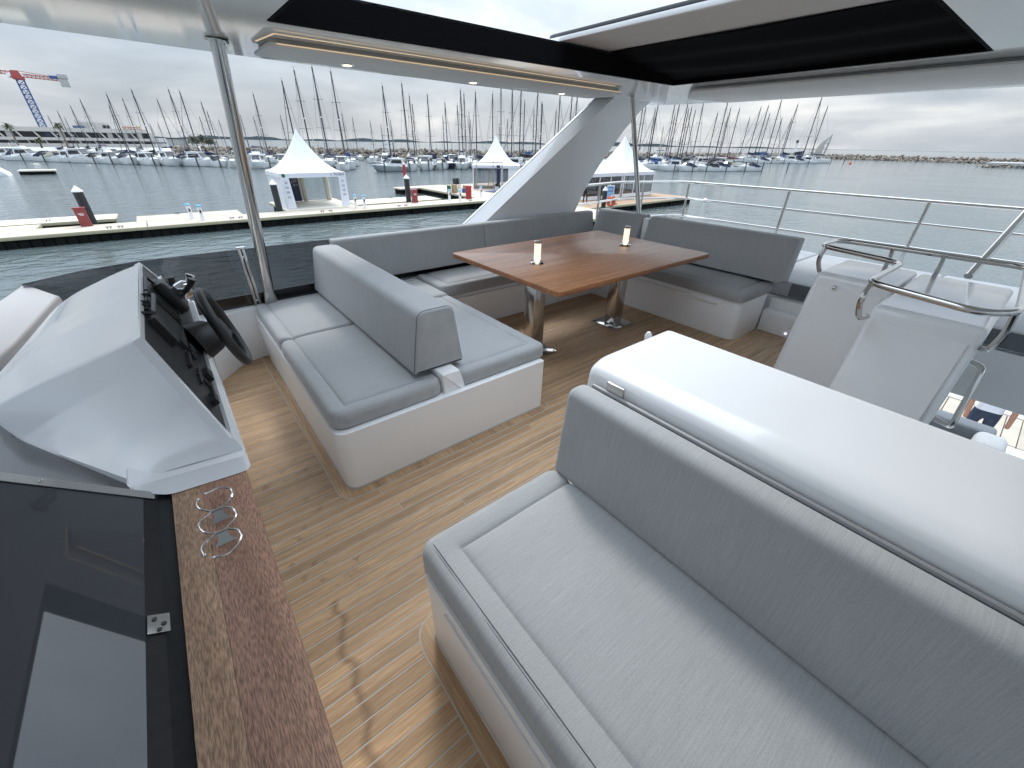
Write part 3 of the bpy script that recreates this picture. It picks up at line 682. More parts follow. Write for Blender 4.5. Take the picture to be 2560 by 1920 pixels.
# steering wheel
hub = Vector((.040, 2.05, .842)); ax = Vector((.965, -.05, .26)).normalized(); q = ax.to_track_quat('Z', 'Y').to_matrix().to_4x4(); wm = Matrix.Translation(hub) @ q
sw = t.add('steering_wheel', [moved(tube([(.165*math.cos(a_), .165*math.sin(a_), 0) for a_ in [2*math.pi*i/40 for i in range(40)]], .019, 12, True), wm)], 'leather')
t.add('wheel_hub', [moved(lathe([(.05, -.05), (.055, -.02), (.045, .004), (.02, .010), (.001, .010)], (0, 0, 0), 20), wm)], 'plastic', sw)
for a_ in (R(90), R(210), R(330)):
    t.add('spoke', [moved(tube([(.03*math.cos(a_), .03*math.sin(a_), -.01), (.165*math.cos(a_), .165*math.sin(a_), 0)], [.017, .012], 8, sy=.5), wm)], 'plastic', sw)
cc = dp(.50, .20, 0)
t.add('steering_column', [tube([cc, cc.lerp(hub, .55), hub-ax*.035], [.085, .07, .045], 16)], 'leather')

# ---------------------------------------------------------------- forward moulding and side coaming
t_ = solo('forward_moulding', 'pale curved fibreglass moulding ahead of the helm console', 'moulding', [prism([(-.86, 3.93), (-.93, 3.45), (-.97, 2.6), (-1.0, 1.6), (-.90, 1.6), (-.80, 2.3), (-.735, 2.72), (-.66, 3.50)], 'z', .50, .735, .02, 3)], 'beige', (-.85, 3, .5))
wall = [(-.115, 3.0), (-.10, 3.30), (.126, 3.577), (.28, 3.60), (4.60, 3.60), (4.60, 3.76), (.1, 3.76), (-.3, 3.74), (-.34, 3.0)]
t = Thing('side_coaming', 'white inner side wall of the flybridge beside the seats', 'wall', (2, 3.7, 0))
t.add('panel', prism(roundpoly(wall, [0, .03, .06, .02, 0, 0, 0, 0, 0], 4), 'z', -.05, .418, .006, 3), 'gel_in')
gt = Thing('smoked_deflector', 'long smoked acrylic wind deflector along the far side', 'glass panel', (1.5, 3.68, .42))
gp = [(4.0, 3.70), (2.0, 3.70), (.8, 3.68), (-.26, 3.64), (-.55, 3.70), (-.845, 3.80)]
gz = [.81, .825, .842, .846, .815, .757]
def strip(z0f, z1f, th=.010):
    rows = [[(x, y+th, z0f(i)), (x, y+th, z1f(i)), (x, y, z1f(i)), (x, y, z0f(i)), (x, y+th, z0f(i))] for i, (x, y) in enumerate(gp)]
    p = grid(rows); return p
gt.add('pane', [strip(lambda i: .508, lambda i: gz[i])], 'smoked')
gt.add('painted_band', [strip(lambda i: .405, lambda i: .507)], 'blackgloss')
bk = Thing('deflector_bracket', 'upright slim steel bracket holding the smoked deflector', 'bracket', (.337, 3.61, .42))
bk.add('channel', [box(.314, .334, 3.60, 3.63, .42, .86, .003), box(.340, .360, 3.60, 3.63, .42, .86, .003)], 'steel'); bk.add('channel_back', [box(.33, .345, 3.615, 3.64, .42, .858)], 'plastic'); bk.add('cap', [box(.308, .366, 3.595, 3.64, .856, .872, .004)], 'chrome')
for z_ in (.47, .80): bk.add('bolt', ball((.337, 3.603, z_), .008, 10), 'chrome')

# ---------------------------------------------------------------- hardtop
t = Thing('hardtop', 'white hardtop roof overhead with large open sunroof', 'roof', (2, 1, 2.02))
OUT = [(-1.25, 3.25), (-.36, 3.61), (.6, 3.77), (1.4, 3.87), (3, 3.985), (4.9, 4.07), (5.55, 4.06), (5.72, 3.7), (5.93, .6), (5.95, -2.6), (-.2, -2.6), (-.9, -1.2), (-1.3, .3), (-1.42, 1.8)]
OUT = roundpoly(OUT, .12, 3); OX0, OX1, OY0, OY1 = .63, 3.90, .58, 2.655
INN = roundpoly([(OX0, OY0), (OX1-.1, OY0), (OX1+.06, OY1), (OX0, OY1)], .03, 3)
def plate(z0, z1, inset=0.0):
    bm = bmesh.new(); loops = []
    cx, cy = 2.2, .7
    for loop, ins in ((OUT, inset), (INN, 0)):
        vs0 = [bm.verts.new((x+(cx-x)/abs(cx-x+1e-6)*ins, y+(cy-y)/abs(cy-y+1e-6)*ins, z0)) for x, y in loop]; loops.append(vs0)
        for i in range(len(vs0)): bm.edges.new((vs0[i], vs0[(i+1) % len(vs0)]))
    bmesh.ops.triangle_fill(bm, use_beauty=True, use_dissolve=False, edges=list(bm.edges)); return bm
bm = plate(2.02, 0, .0)
base_v = {v: v.co.copy() for v in bm.verts}
bl = bml(bm)
bm2 = plate(2.165, 0, .10); tl = bml(bm2)
no = len(OUT)
rim = grid([[(*p, 2.02) for p in OUT+OUT[:1]], [(*p, 2.05) for p in [(x+(.0), y) for x, y in OUT+OUT[:1]]], [(x+(2.2-x)/abs(2.2-x)*.10, y+(.7-y)/abs(.7-y)*.10, 2.165) for x, y in OUT+OUT[:1]]])
t.add('shell', [bl, tl, rim], 'roofwhite', ang=30)
ins = .004
def wallstrip(a, b, z0, z1, th=.02):
    a, b = Vector(a), Vector(b); n = Vector((-(b-a).y, (b-a).x)).normalized()*th
    q = [tuple(a), tuple(b), tuple(b+n), tuple(a+n)]; return loft([(*p, z0) for p in q], [(*p, z1) for p in q])
fz0, fz1 = 2.0225, 2.150
t.add('opening_lining', [wallstrip((OX0+.004, OY1-.0245), (OX1+.058, OY1-.0245), fz0, fz1), wallstrip((OX1+.034, OY1-.03), (OX1-.125, OY0+.03), fz0, fz1), wallstrip((OX1-.10, OY0+.0245), (OX0+.004, OY0+.0245), fz0, fz1), wallstrip((OX0+.0245, OY0+.03), (OX0+.0245, OY1-.03), fz0, fz1)], 'black')
lin = roundpoly([(.70, 2.99), (3.86, 3.13), (4.02, 3.40), (3.98, 3.72), (2.4, 3.66), (.70, 3.42)], .05, 4)
hl = t.add('headliner', [prism(lin, 'z', 1.982, 1.998, .004), prism([(x+(2.4-x)*.02, y+(3.35-y)*.12) for x, y in lin], 'z', 1.998, 2.019)], 'liner')
def along(a, b, w, z, th): 
    a, b = Vector(a), Vector(b); n = Vector((-(b-a).y, (b-a).x)).normalized()*w; q = [a, b, b+n, a+n]
    return loft([(p.x, p.y, z) for p in q], [(p.x, p.y, z+th) for p in q])
t.add('led_strip', [along((.72, 2.905), (3.62, 3.035), .005, 2.0175, .0018), along((.68, 3.19), (.715, 2.91), .005, 2.0175, .0018)], 'led', hl)
t.add('led_strip', [along((.74, 2.9825), (3.83, 3.1195), .007, 1.990, .0035)], 'led', hl)
for (sx, sy) in ((1.235, 3.335), (2.33, 3.475), (3.41, 3.53)):
    sp = t.add('spotlight', lathe([(.042, 1.9755), (.044, 1.9815), (.028, 1.9817), (.028, 1.9760)], (sx, sy, 0), 20), 'chrome', hl); t.add('bulb', lathe([(.001, 1.9735), (.027, 1.9735), (.027, 1.9752), (.001, 1.9752)], (sx, sy, 0), 16), 'spot', hl)
t.add('vent_plate', [box(2.80, 2.98, 3.49, 3.56, 1.9795, 1.9815, .001)], 'gel_in', hl)
la = roundpoly([(4.13, 2.56), (4.72, 2.96), (5.38, 2.88), (5.28, .5), (5.25, -2.3), (4.05, -2.3), (4.06, .45)], .05, 4)
hl2 = t.add('headliner', [prism(la, 'z', 1.982, 1.998, .004), prism([(x+(4.7-x)*.10, y) for x, y in la], 'z', 1.998, 2.019)], 'liner')
sr = Thing('sunroof', 'retracted grey sunroof panel with black fabric folded behind it', 'sunroof', (3.2, 1.6, 2.15))
sr.add('panel', [prism(roundpoly([(2.48, .40), (4.35, .40), (4.35, 2.80), (2.52, 2.80)], .08, 4), 'z', 2.168, 2.186, .004)], 'liner'); sr.add('panel_top', [prism(roundpoly([(2.475, .395), (4.36, .395), (4.36, 2.805), (2.515, 2.805)], .08, 4), 'z', 2.1865, 2.215, .008)], 'panelgrey')
sr.add('edge_trim', [prism(roundpoly([(2.470, .40), (2.492, .40), (2.530, 2.80), (2.508, 2.80)], .004), 'z', 2.163, 2.19, .003)], 'gel_in')
rows = []
for i in range(25):
    u = i/24; x = 3.04+(OX1-.075-3.04)*u; row = []
    for j in range(41):
        v = j/40; yy = .60+(2.635-.60)*v
        xx = x+u*.15*v*1.0
        z = 2.160-.110*u**1.2-.018*math.sin(u*math.pi)*math.sin(v*math.pi)+.010*math.sin(u*16+v*1.7)*math.sin(math.pi*u)+.004*math.sin(v*9+u*7)
        row.append((xx, yy, z))
    rows.append(row)
bot = [[(x, y, z-.004) for x, y, z in r] for r in rows]
sr.add('folded_fabric', [grid(rows), grid(bot)], 'black', ang=80)
# posts
for (a, b, r_, lab) in (((.425, 3.60, .418), (.505, 3.262, 2.022), .037, 'thick polished steel roof post beside the smoked deflector'), ((4.30, 2.915, .46), (4.335, 3.395, 2.022), .026, 'slim polished steel roof post behind the corner sofa')):
    p = Thing('roof_post', lab, 'post', a)
    p.add('tube', [tube([a, b], r_, 16)], 'steel')
    d_ = (Vector(b)-Vector(a)).normalized(); c_ = Vector(b)-d_*.016
    p.add('collar', [tube([c_, c_+d_*.014], r_+.022, 20)], 'steel'); p.add('foot', [tube([Vector(a)-d_*.0, Vector(a)+d_*.03, Vector(a)+d_*.12], [r_+.014, r_+.012, r_], 16)], 'steel')
p = Thing('roof_fin', 'broad slanted white fin carrying the hardtop beside the corner sofa', 'roof support', (3.3, 3.85, .8))
fin = [(2.45, .66), (2.56, .80), (4.455, 2.022), (5.16, 2.022), (5.0, 1.93), (4.70, 1.70), (4.33, 1.34), (4.06, 1.02), (3.90, .80), (3.80, .60)]
fi = [(x, 3.735, z) for x, z in fin]; fo = [(x-.10 if i < 3 else x+.02, 3.90, z) for i, (x, z) in enumerate(fin)]
p.add('web', [loft(fi, fo)], 'gel', ang=25)
p.add('outer_flange', [loft([(x, 3.903, z) for x, z in ((2.33, .66), (2.45, .80), (4.345, 2.022), (4.43, 2.022), (2.54, .79), (2.45, .66))], [(x, 3.935, z) for x, z in ((2.33, .66), (2.45, .80), (4.345, 2.022), (4.43, 2.022), (2.54, .79), (2.45, .66))])], 'gel')

# ---------------------------------------------------------------- guard rail, sunpad, stair guard
p = Thing('guard_rail', 'three-bar steel guard rail around the stern edge', 'railing', (6.1, 2, .3))
def rp(z): return [(4.27, 3.89, z), (5.14, 4.02, z), (6.03, 3.66, z), (6.12, 3.50, z), (6.17, .87, z), (6.24, -2.6, z)]
p.add('top_rail', [tube(fillet([(4.06, 3.86, .80)]+rp(1.1), .09, 5), .0175, 10)], 'steel')
p.add('middle_rail', [tube(fillet([(4.12, 3.87, .885)]+rp(.885), .06, 4), .013, 8)], 'steel'); p.add('lower_rail', [tube(fillet(rp(.645)[1:], .06, 4), .013, 8)], 'steel')
for (x, y_) in ((4.63, 3.945), (5.5, 3.875), (6.11, 3.53), (6.145, 2.19), (6.17, .87), (6.195, -.45), (6.22, -1.8)):
    p.add('post', [tube([(x, y_, .22), (x, y_, 1.095)], .015, 10)], 'steel')
p.add('diagonal_stay', [tube([(4.7, .236, .72), (5.9, .10, 1.52)], .026, 12)], 'steel')
p = Thing('stern_sunpad', 'wide pale grey sunbathing pad on a white plinth by the guard rail', 'sunpad', (5.3, 0, .3))
p.add('plinth', [box(4.46, 6.22, -2.6, 1.30, -.11, .30, .01), box(4.42, 6.22, 1.302, 3.76, -.11, .30, .01)], 'gel_in')
p.add('front_band', [box(4.440, 4.4535, -2.55, 1.30, .325, .448, .004)], 'fab_low')
for (y0, y1) in ((1.622, 3.4), (.476, 1.618), (-1.4, .472), (-2.5, -1.404)):
    p.add('pad', cushion(4.456 if y1 < 1.7 else 4.50, 6.10, y0, y1, .31, .45, rc=.03, r=.03), 'fab_pad')
s_ = Thing('boarding_step', 'white moulded step beside the end of the corner sofa', 'step', (4.33, 1.2, 0))
s_.add('riser', [box(4.235, 4.455, .70, 1.398, -.003, .205, .012, 3), box(4.34, 4.458, .70, 1.398, .2, .30, .012, 3)], 'gel_in')
s_.add('courtesy_light', [ball((4.234, 1.141, .04), .011, 10)], 'blueled')
def guard(lab, x0t, x1t, x0b, x1b, y0, y1, zt, knob=None):
    g_ = Thing('stair_guard', lab, 'stair guard', ((x0b+x1b)/2, (y0+y1)/2, 0), 'white stair guards')
    fr = roundpoly([(x0b, -.10), (x1b, -.10), (x1t, zt), (x0t, zt)], [0, 0, .05, .045], 6)
    g_.add('moulding', [prism(fr, 'y', y0, y1, .03, 4)], 'gel')
    n = Vector((zt, 0, -(x0t-x0b))).normalized()
    def fp(u, v, h): return Vector((x0b+(x0t-x0b)*v, y0+(y1-y0)*u, zt*v))-n*h
    q = [(.09, .02), (.91, .02), (.91, .90), (.09, .90)]
    g_.add('front_panel', [loft([tuple(fp(*c, -.004)) for c in q], [tuple(fp(*c, .004)) for c in q])], 'nonskid')
    if knob: g_.add('knob', [ball(fp(*knob, .012), .016, 12)], 'chrome')
guard('taller slanted white stair guard with a small steel knob', 3.50, 4.14, 3.30, 4.25, .452, .90, .80, (.68, .90))
guard('wider slanted white stair guard nearest the bar cabinet', 2.965, 4.10, 2.68, 4.20, -.03, .437, .80)
p = Thing('stair_handrail', 'bent steel handrail looping over the two white stair guards', 'handrail', (3.3, .5, .8))
z_ = .955
p.add('top_loop', [tube(fillet([(3.94, .955, z_), (3.60, .965, z_), (3.42, .465, z_), (2.76, .475, z_), (2.60, .03, z_), (2.75, -.07, z_), (3.95, -.02, z_)], .10, 6, True), .0165, 10, True)], 'steel')
for pts in ([(3.60, .93, z_), (3.585, .945, .86), (3.66, .925, .76), (3.72, .89, .755)], [(2.77, .455, z_), (2.72, .462, .86), (2.82, .452, .745), (2.90, .43, .745)], [(2.78, -.06, z_), (2.86, -.075, .82), (2.92, -.06, .72), (3.0, -.025, .70)], [(3.93, .35, z_), (3.95, .35, .80)], [(3.93, .62, z_), (3.95, .62, .80)]):
    p.add('support', [tube(fillet(pts, .05, 4), .0145, 8)], 'steel')
p = Thing('stair_grab_handle', 'squared steel grab handle on the side of the stair guard', 'handle', (3.4, -.08, .3))
p.add('bar', [tube(fillet([(3.53, -.025, .46), (3.50, -.10, .455), (3.39, -.125, .10), (3.45, -.125, .06), (3.5, -.02, .06)], .04, 5), .0165, 10)], 'steel')

# ---------------------------------------------------------------- yacht hull and lower cockpit
p = Thing('yacht_hull', 'white yacht hull under the flybridge', 'yacht', (0, 1, WZ))
hp = [(-9, 1.0), (-6.5, 2.6), (-3, 3.5), (0, 3.75), (8.2, 3.7), (8.2, -1.9), (0, -1.9), (-3, -1.6), (-6.5, -.6)]
p.add('hull', [loft([(x*.97, 1+(y-1)*.86, WZ-.3) for x, y in hp], [(x, y, -1.98) for x, y in hp])], 'hull')
p.add('saloon', [box(-3.2, 2.6, -1.4, 3.3, -1.979, -.131, .05)], 'blackgloss')
p.add('swim_platform', [box(8.21, 9.3, -1.7, 3.5, -3.05, -2.9, .03)], 'bdeck')
p = Thing('cockpit_sofa', 'dark grey sofa cushion in the lower cockpit beyond the stairwell', 'sofa', (7.1, -.6, -1.97))
p.add('base', [box(6.4, 7.3, -1.8, .3, -1.975, -1.70, .02)], 'gel_in'); p.add('backrest', [box(7.02, 7.28, -.64, .02, -1.78, -1.40, .05, 3)], 'fab_low'); p.add('seat', [box(6.4, 7.0, -1.75, .25, -1.70, -1.58, .03, 3)], 'fab')
p.add('bolster', [box(6.55, 7.0, -.75, -.47, -1.58, -1.36, .08, 4)], 'fab')

# ---------------------------------------------------------------- steel cup holder on the cap
p = Thing('cup_holder', 'open wire cup holder of polished steel standing on the wooden cap', 'cup holder', (-.135, .97, .72))
ZC = .745
lf = [(-.149, 1.091), (-.127, 1.097), (-.110, 1.090), (-.096, 1.072), (-.094, 1.052), (-.102, 1.033), (-.117, 1.018)]
def curve2(pts, n=5):
    P = [Vector((*q, ZC)) for q in pts]; out = []
    for i in range(len(P)-1):
        p0, p1, p2, p3 = P[max(i-1, 0)], P[i], P[i+1], P[min(i+2, len(P)-1)]
        for k_ in range(n):
            tt_ = k_/n; out.append(.5*((2*p1)+(-p0+p2)*tt_+(2*p0-5*p1+4*p2-p3)*tt_**2+(-p0+3*p1-3*p2+p3)*tt_**3))
    return out+[P[-1]]
arcs = [lf, [(-.167, 1.078), (-.171, 1.066), (-.169, 1.048), (-.160, 1.030), (-.147, 1.016)],
        [(-.117, 1.012), (-.103, .995), (-.097, .970), (-.104, .950), (-.121, .935)], [(-.147, 1.010), (-.166, .997), (-.173, .979), (-.166, .950), (-.150, .932)],
        [(-.121, .929), (-.104, .912), (-.098, .888), (-.110, .861), (-.132, .850), (-.156, .856)], [(-.150, .926), (-.168, .913), (-.175, .898), (-.172, .876)]]
for a_ in arcs: p.add('ring_arm', [tube(curve2(a_), .0023, 8)], 'chrome')
for q in ((-.149, 1.091), (-.167, 1.078), (-.156, .856), (-.172, .876)): p.add('tip_ball', [ball((*q, ZC), .0045, 10)], 'chrome')
for yc in (1.014, .931):
    p.add('bridge', [prism(roundpoly([(-.150, yc-.007), (-.147, yc+.006), (-.132, yc+.001), (-.117, yc+.006), (-.118, yc-.006), (-.134, yc-.003)], .004), 'z', ZC-.002, ZC+.0015, .0008)], 'steel_b')
    lr = []
    for k_ in range(7):
        u = k_/6; w = .0105+.0085*(abs(u-.25)/.75)**2*1.6
        lr.append([(-.133-w, yc-.001-.018*u, ZC-.002-u*(ZC-.7216)), (-.133+w, yc-.001-.018*u, ZC-.002-u*(ZC-.7216))])
    p.add('leg', [grid(lr), grid([[(x, y-.0016, z) for x, y, z in r] for r in lr])], 'steel_b')

# ================================================================ marina
PZ = -3.0
def pontoon(name, lab, x0, x1, y0, y1, m='pont', skirt_sides='', sec=12.0, h=.14, gid='pontoon sections'):
    p = Thing(name, lab, 'pontoon', ((x0+x1)/2, (y0+y1)/2, PZ))
    ln = 'x' if x1-x0 >= y1-y0 else 'y'; L0, L1 = (x0, x1) if ln == 'x' else (y0, y1); n = max(1, round((L1-L0)/sec))
    for i in range(n):
        a, b = L0+(L1-L0)*i/n+.02, L0+(L1-L0)*(i+1)/n-.02
        p.add('deck_section', [box(a, b, y0+.07, y1-.07, PZ-h, PZ, .02) if ln == 'x' else box(x0+.07, x1-.07, a, b, PZ-h, PZ, .02)], m)
    for sd in 'nsew':
        q = {'s': (x0, x1, y0, y0+.075), 'n': (x0, x1, y1-.075, y1), 'w': (x0, x0+.075, y0+.076, y1-.076), 'e': (x1-.075, x1, y0+.076, y1-.076)}[sd]
        p.add('rubbing_strake', [box(*q, PZ-.17, PZ+.012, .02)], 'pontedge')
    p.add('float_core', [box(x0+.25, x1-.25, y0+.25, y1-.25, WZ-.2, PZ-h-.003)], 'skirt')
    for sd in skirt_sides:
        if sd in 'sn':
            yy = y0+.12 if sd == 's' else y1-.16; n = int((x1-x0)/.46)
            for i in range(n):
                if i % 13 == 12: continue
                a = x0+.05+i*.46; p.add('float_panel', [box(a, a+.42, yy, yy+.05, WZ-.15, PZ-.175, .015, 1)], 'skirt')
        else:
            xx = x0+.12 if sd == 'w' else x1-.16; n = int((y1-y0)/.46)
            for i in range(n):
                if i % 13 == 12: continue
                a = y0+.05+i*.46; p.add('float_panel', [box(xx, xx+.05, a, a+.42, WZ-.15, PZ-.175, .015, 1)], 'skirt')
    return p
pontoon('pontoon', 'long sandy walkway pontoon with dark float panels across the water', -26, 23.6, 33.0, 35.45, skirt_sides='s')
pontoon('pontoon', 'cross walkway pontoon leading away past the ladder tent', 23.65, 27.6, 17.6, 49.0, skirt_sides='w')
pontoon('pontoon', 'platform pontoon under the open-fronted tent', 6.9, 12.3, 35.5, 41.6, 'float', sec=7)
pontoon('pontoon', 'platform pontoon under the tent with the ladder', 27.65, 37.5, 38.6, 48.5, sec=6)
pontoon('pontoon', 'timber-topped platform pontoon under the mesh-walled tents', 27.65, 43.4, 24.4, 33.4, 'ddeck', skirt_sides='s', sec=8)
pontoon('pontoon', 'pale finger pontoon left of the red box', -14.5, -2.7, 37.6, 40.1, 'float', sec=6)
pontoon('pontoon', 'short pale finger pontoon at the far left edge', -14.5, -6.1, 35.5, 37.2, 'float', sec=9)
pontoon('pontoon', 'beige finger pontoon behind the pair of blue-topped bollards', -1.7, 4.1, 35.5, 38.0, sec=6)
pontoon('pontoon', 'white finger pontoon behind the middle black pile', 12.4, 20.4, 36.2, 39.3, 'float', sec=8)

def pagoda(name, lab, cx, cy, s, rz, eave=2.4, peak=5.2):
    p = Thing(name, lab, 'tent', (cx, cy, PZ)); p.root.rotation_euler[2] = rz; p.loc = (0, 0, 0); h = s/2
    rings = 12; rows = []
    for k_ in range(rings+1):
        t_ = k_/rings; z = eave+(peak-eave)*((1-t_)**1.9*.93+.07*(1-t_)); w = max(.03, (h+.08)*t_); row = []
        for sd in range(4):
            for j in range(6):
                u = -1+2*j/6; a, b = w*u, -w; sag = -.10*math.sin(math.pi*t_)*(1-abs(u))
                c_, s__ = [(1, 0), (0, 1), (-1, 0), (0, -1)][sd]
                row.append((a*c_-b*s__, a*s__+b*c_, z+sag))
        rows.append(row+row[:1])
    p.add('canopy', [grid(rows)], 'tent', ang=24)
    p.add('finial', [lathe([(.035, peak-.02), (.02, peak+.06), (.001, peak+.09)], (0, 0, 0), 8)], 'tent')
    for sd in range(4):
        m_ = Matrix.Rotation(sd*math.pi/2, 4, 'Z'); p.add('valance', [moved(box(-h-.06, h+.06, -h-.09, -h-.065, eave-.30, eave+.015), m_)], 'lav' if sd == 0 else 'tent')
        p.add('leg', [moved(box(-h-.05, -h+.05, -h-.05, -h+.05, 0.002, eave-.005, .01), m_)], 'white')
    return p
# open-fronted tent on the long pontoon
p = pagoda('pagoda_tent', 'white pagoda tent with open front and numbered side banners', 9.55, 38.6, 4.6, 0)
H = 2.3
for sx, nums in ((-1, '50 54 58 62'.split()), (1, '51 55 59 63'.split())):
    xa, xb = (-H-.06, -H+.50) if sx < 0 else (H-.50, H+.06); k_ = .1 if sx < 0 else -.1
    bn = p.add('banner', [loft([(xa+(k_*.4 if sx < 0 else k_), -H-.11, .02), (xb+(k_ if sx < 0 else k_*.4), -H-.11, .02), (xb, -H-.11, 2.11), (xa, -H-.11, 2.11)], [(xa+(k_*.4 if sx < 0 else k_), -H-.095, .02), (xb+(k_ if sx < 0 else k_*.4), -H-.095, .02), (xb, -H-.095, 2.11), (xa, -H-.095, 2.11)])], 'lav')
    for i, s_ in enumerate(nums):
        p.add('number', [text_piece(s_, .23, Matrix.Translation(((xa+xb)/2+k_*.15, -H-.114, 1.72-i*.32)) @ Matrix.Rotation(R(90), 4, 'X'))], 'ink', bn)
p.add('badge', [moved(lathe([(.125, 0), (.125, .006)], (0, 0, 0), 20), Matrix.Translation((-H+.18, -H-.093, 2.26)) @ Matrix.Rotation(R(90), 4, 'X'))], 'green')
p.add('lettering', [text_piece('Pindele', .27, Matrix.Translation((H-.42, -H-.094, 2.19)) @ Matrix.Rotation(R(90), 4, 'X') @ Matrix.Shear('XZ', 4, (0, 0))), box(H-1.02, H-.02, -H-.096, -H-.091, 2.385, 2.405), box(H-1.04, H-1.01, -H-.096, -H-.091, 2.15, 2.40)], 'ink')
p.add('side_wall', [box(-H-.01, -H+.005, -H+.06, H-.06, .02, 2.15)], 'tent')
p.add('rear_wall', [box(-H+.06, .02, H-.01, H+.005, .02, 2.12)], 'tent'); p.add('poster', [box(-.85, -.15, H-.10, H-.04, .02, 2.06)], 'navy')
p.add('poster_print', [box(-.55, -.25, H-.106, H-.1005, 1.45, 1.75), box(-.7, -.6, H-.106, H-.1005, 1.4, 1.6), box(-.6, -.45, H-.106, H-.1005, 1.15, 1.35), box(-.4, -.22, H-.106, H-.1005, 1.2, 1.34)], 'cgrey')
p.add('window', [box(.03, H-.06, H-.008, H+.002, .16, 2.12)], 'clear'); p.add('sill', [box(.03, H-.06, H-.03, H+.01, .02, .155)], 'tent')
for cxx in (.12, H-.25): p.add('curtain', [prism([(cxx-.12+.02*math.sin(i*2.1), H-.22-.05*(i % 2)) if i < 8 else (cxx, H-.1) for i in range(2)]+[(cxx+.13, H-.26), (cxx+.16, H-.12), (cxx-.12, H-.10)], 'z', .02, 2.1)], 'ccream')
p.add('tied_curtain', [tube([(H-.18, -H+.25, 2.1), (H-.12, -H+.15, 1.4), (H+.0, -H+.1, .6), (H, -H+.1, .03)], [.22, .10, .07, .06], 8)], 'tent')
# tent with the ladder, facing the yacht
p = pagoda('pagoda_tent', 'white pagoda tent with grey frame and stepladder inside', 32.0, 43.4, 5.2, R(-36), eave=2.4, peak=5.3)
H = 2.6
p.add('front_wall', [box(.55, .75, -H-.02, -H+.0, .02, 2.1), box(1.35, H, -H-.02, -H, .02, 2.1), box(.75, 1.35, -H-.02, -H, .02, .35)], 'tent'); p.add('front_window', [box(.75, 1.35, -H-.015, -H-.005, .36, 2.1)], 'mesh')
p.add('doorway_post', [box(.05, .42, -H-.12, -H+.1, .0, 2.42)], 'navy')
p.add('rear_wall', [box(-H, H, H-.02, H, .02, 2.1)], 'mesh'); p.add('side_wall', [box(H-.02, H, -H, H, .02, 2.1)], 'tent'); p.add('side_wall', [box(-H, -H+.02, -H, H, .02, 2.1)], 'tent')
f_ = Thing('truss_frame', 'square grey metal display frame in front of the ladder tent', 'frame', (29.6, 41.2, PZ)); f_.root.rotation_euler[2] = R(-36); f_.loc = (0, 0, 0)
for x in (-1.6, .25, 1.25): f_.add('post', [box(x, x+.09, -.05, .05, .0, 2.75)], 'alu')
for z in (2.66, 2.1): f_.add('crossbar', [box(-1.6, 1.34, -.04, .04, z, z+.08)], 'alu')
l_ = Thing('stepladder', 'wooden stepladder standing in the tent doorway', 'ladder', (30.3, 42.1, PZ)); l_.root.rotation_euler[2] = R(-36); l_.loc = (0, 0, 0)
for sx in (-1, 1):
    l_.add('rail', [tube([(sx*.36, -.35, 0), (sx*.16, 0, 1.95)], .035, 6)], 'cap1'); l_.add('rail', [tube([(sx*.36, .45, 0), (sx*.16, .02, 1.95)], .03, 6)], 'cap1')
for i in range(6): l_.add('rung', [box(-.33+i*.03, .33-i*.03, -.33+i*.055, -.25+i*.055, .25+i*.29, .28+i*.29)], 'cap1')
for (cx, lab) in ((33.7, 'white pagoda tent with grey mesh walls half hidden by the roof fin'), (38.95, 'white pagoda tent with grey mesh walls at the end of the timber platform')):
    p = pagoda('pagoda_tent', lab, cx, 30.6, 4.9, 0, eave=2.25, peak=5.35); H = 2.45
    for sd in range(4):
        m_ = Matrix.Rotation(sd*math.pi/2, 4, 'Z')
        for (a, b) in ((-H+.08, -.82), (-.76, .78), (.84, H-.08)):
            p.add('mesh_wall', [moved(box(a, b, -H-.01, -H+.01, .34, 1.96), m_)], 'mesh'); p.add('wall_skirt', [moved(box(a, b, -H-.015, -H+.015, .02, .335), m_)], 'tent')
        for x in (-.79, .81): p.add('mullion', [moved(box(x-.05, x+.05, -H-.03, -H+.03, .02, 1.97), m_)], 'white')
# piles
def pile(x, y, h, r, lab):
    p = Thing('mooring_pile', lab, 'pile', (x, y, WZ), 'black piles with white caps')
    p.add('shaft', [lathe([(r, WZ-.5), (r, PZ+h-.20)], (x, y, 0), 16)], 'pile'); p.add('cap', [lathe([(r+.03, PZ+h-.21), (r+.03, PZ+h-.16), (.001, PZ+h+.14)], (x, y, 0), 16)], 'white')
for a in ((-3.75, 36.0, 1.95, .235, 'black pile with white cone cap behind the faded red box at left'), (6.55, 35.85, 1.95, .225, 'black pile with white cone cap beside the open-fronted tent'), (17.05, 36.15, 2.0, .225, 'black pile with white cone cap beside the middle red box'), (29.05, 24.15, 1.5, .19, 'black pile with white cone cap by the mesh-walled tents')): pile(*a)
p = Thing('channel_post', 'slim bright red post at the tip of the cross pontoon', 'post', (19.2, 41.0, WZ)); p.add('shaft', [tube([(19.2, 41.0, WZ-.3), (19.2, 41.0, -.35)], .13, 10)], 'redbright'); p.add('boot', [tube([(19.2, 41.0, WZ-.3), (19.2, 41.0, PZ+.1)], .16, 10)], 'pile')
p = Thing('pontoon_tip', 'small pontoon tip carrying the red post', 'pontoon', (20.5, 47.5, PZ)); p.add('deck_section', [box(21.2, 23.6, 46.8, 48.9, PZ-.14, PZ, .02)], 'pont'); p.add('float_core', [box(21.4, 23.5, 47, 48.7, WZ-.1, PZ-.143)], 'skirt')
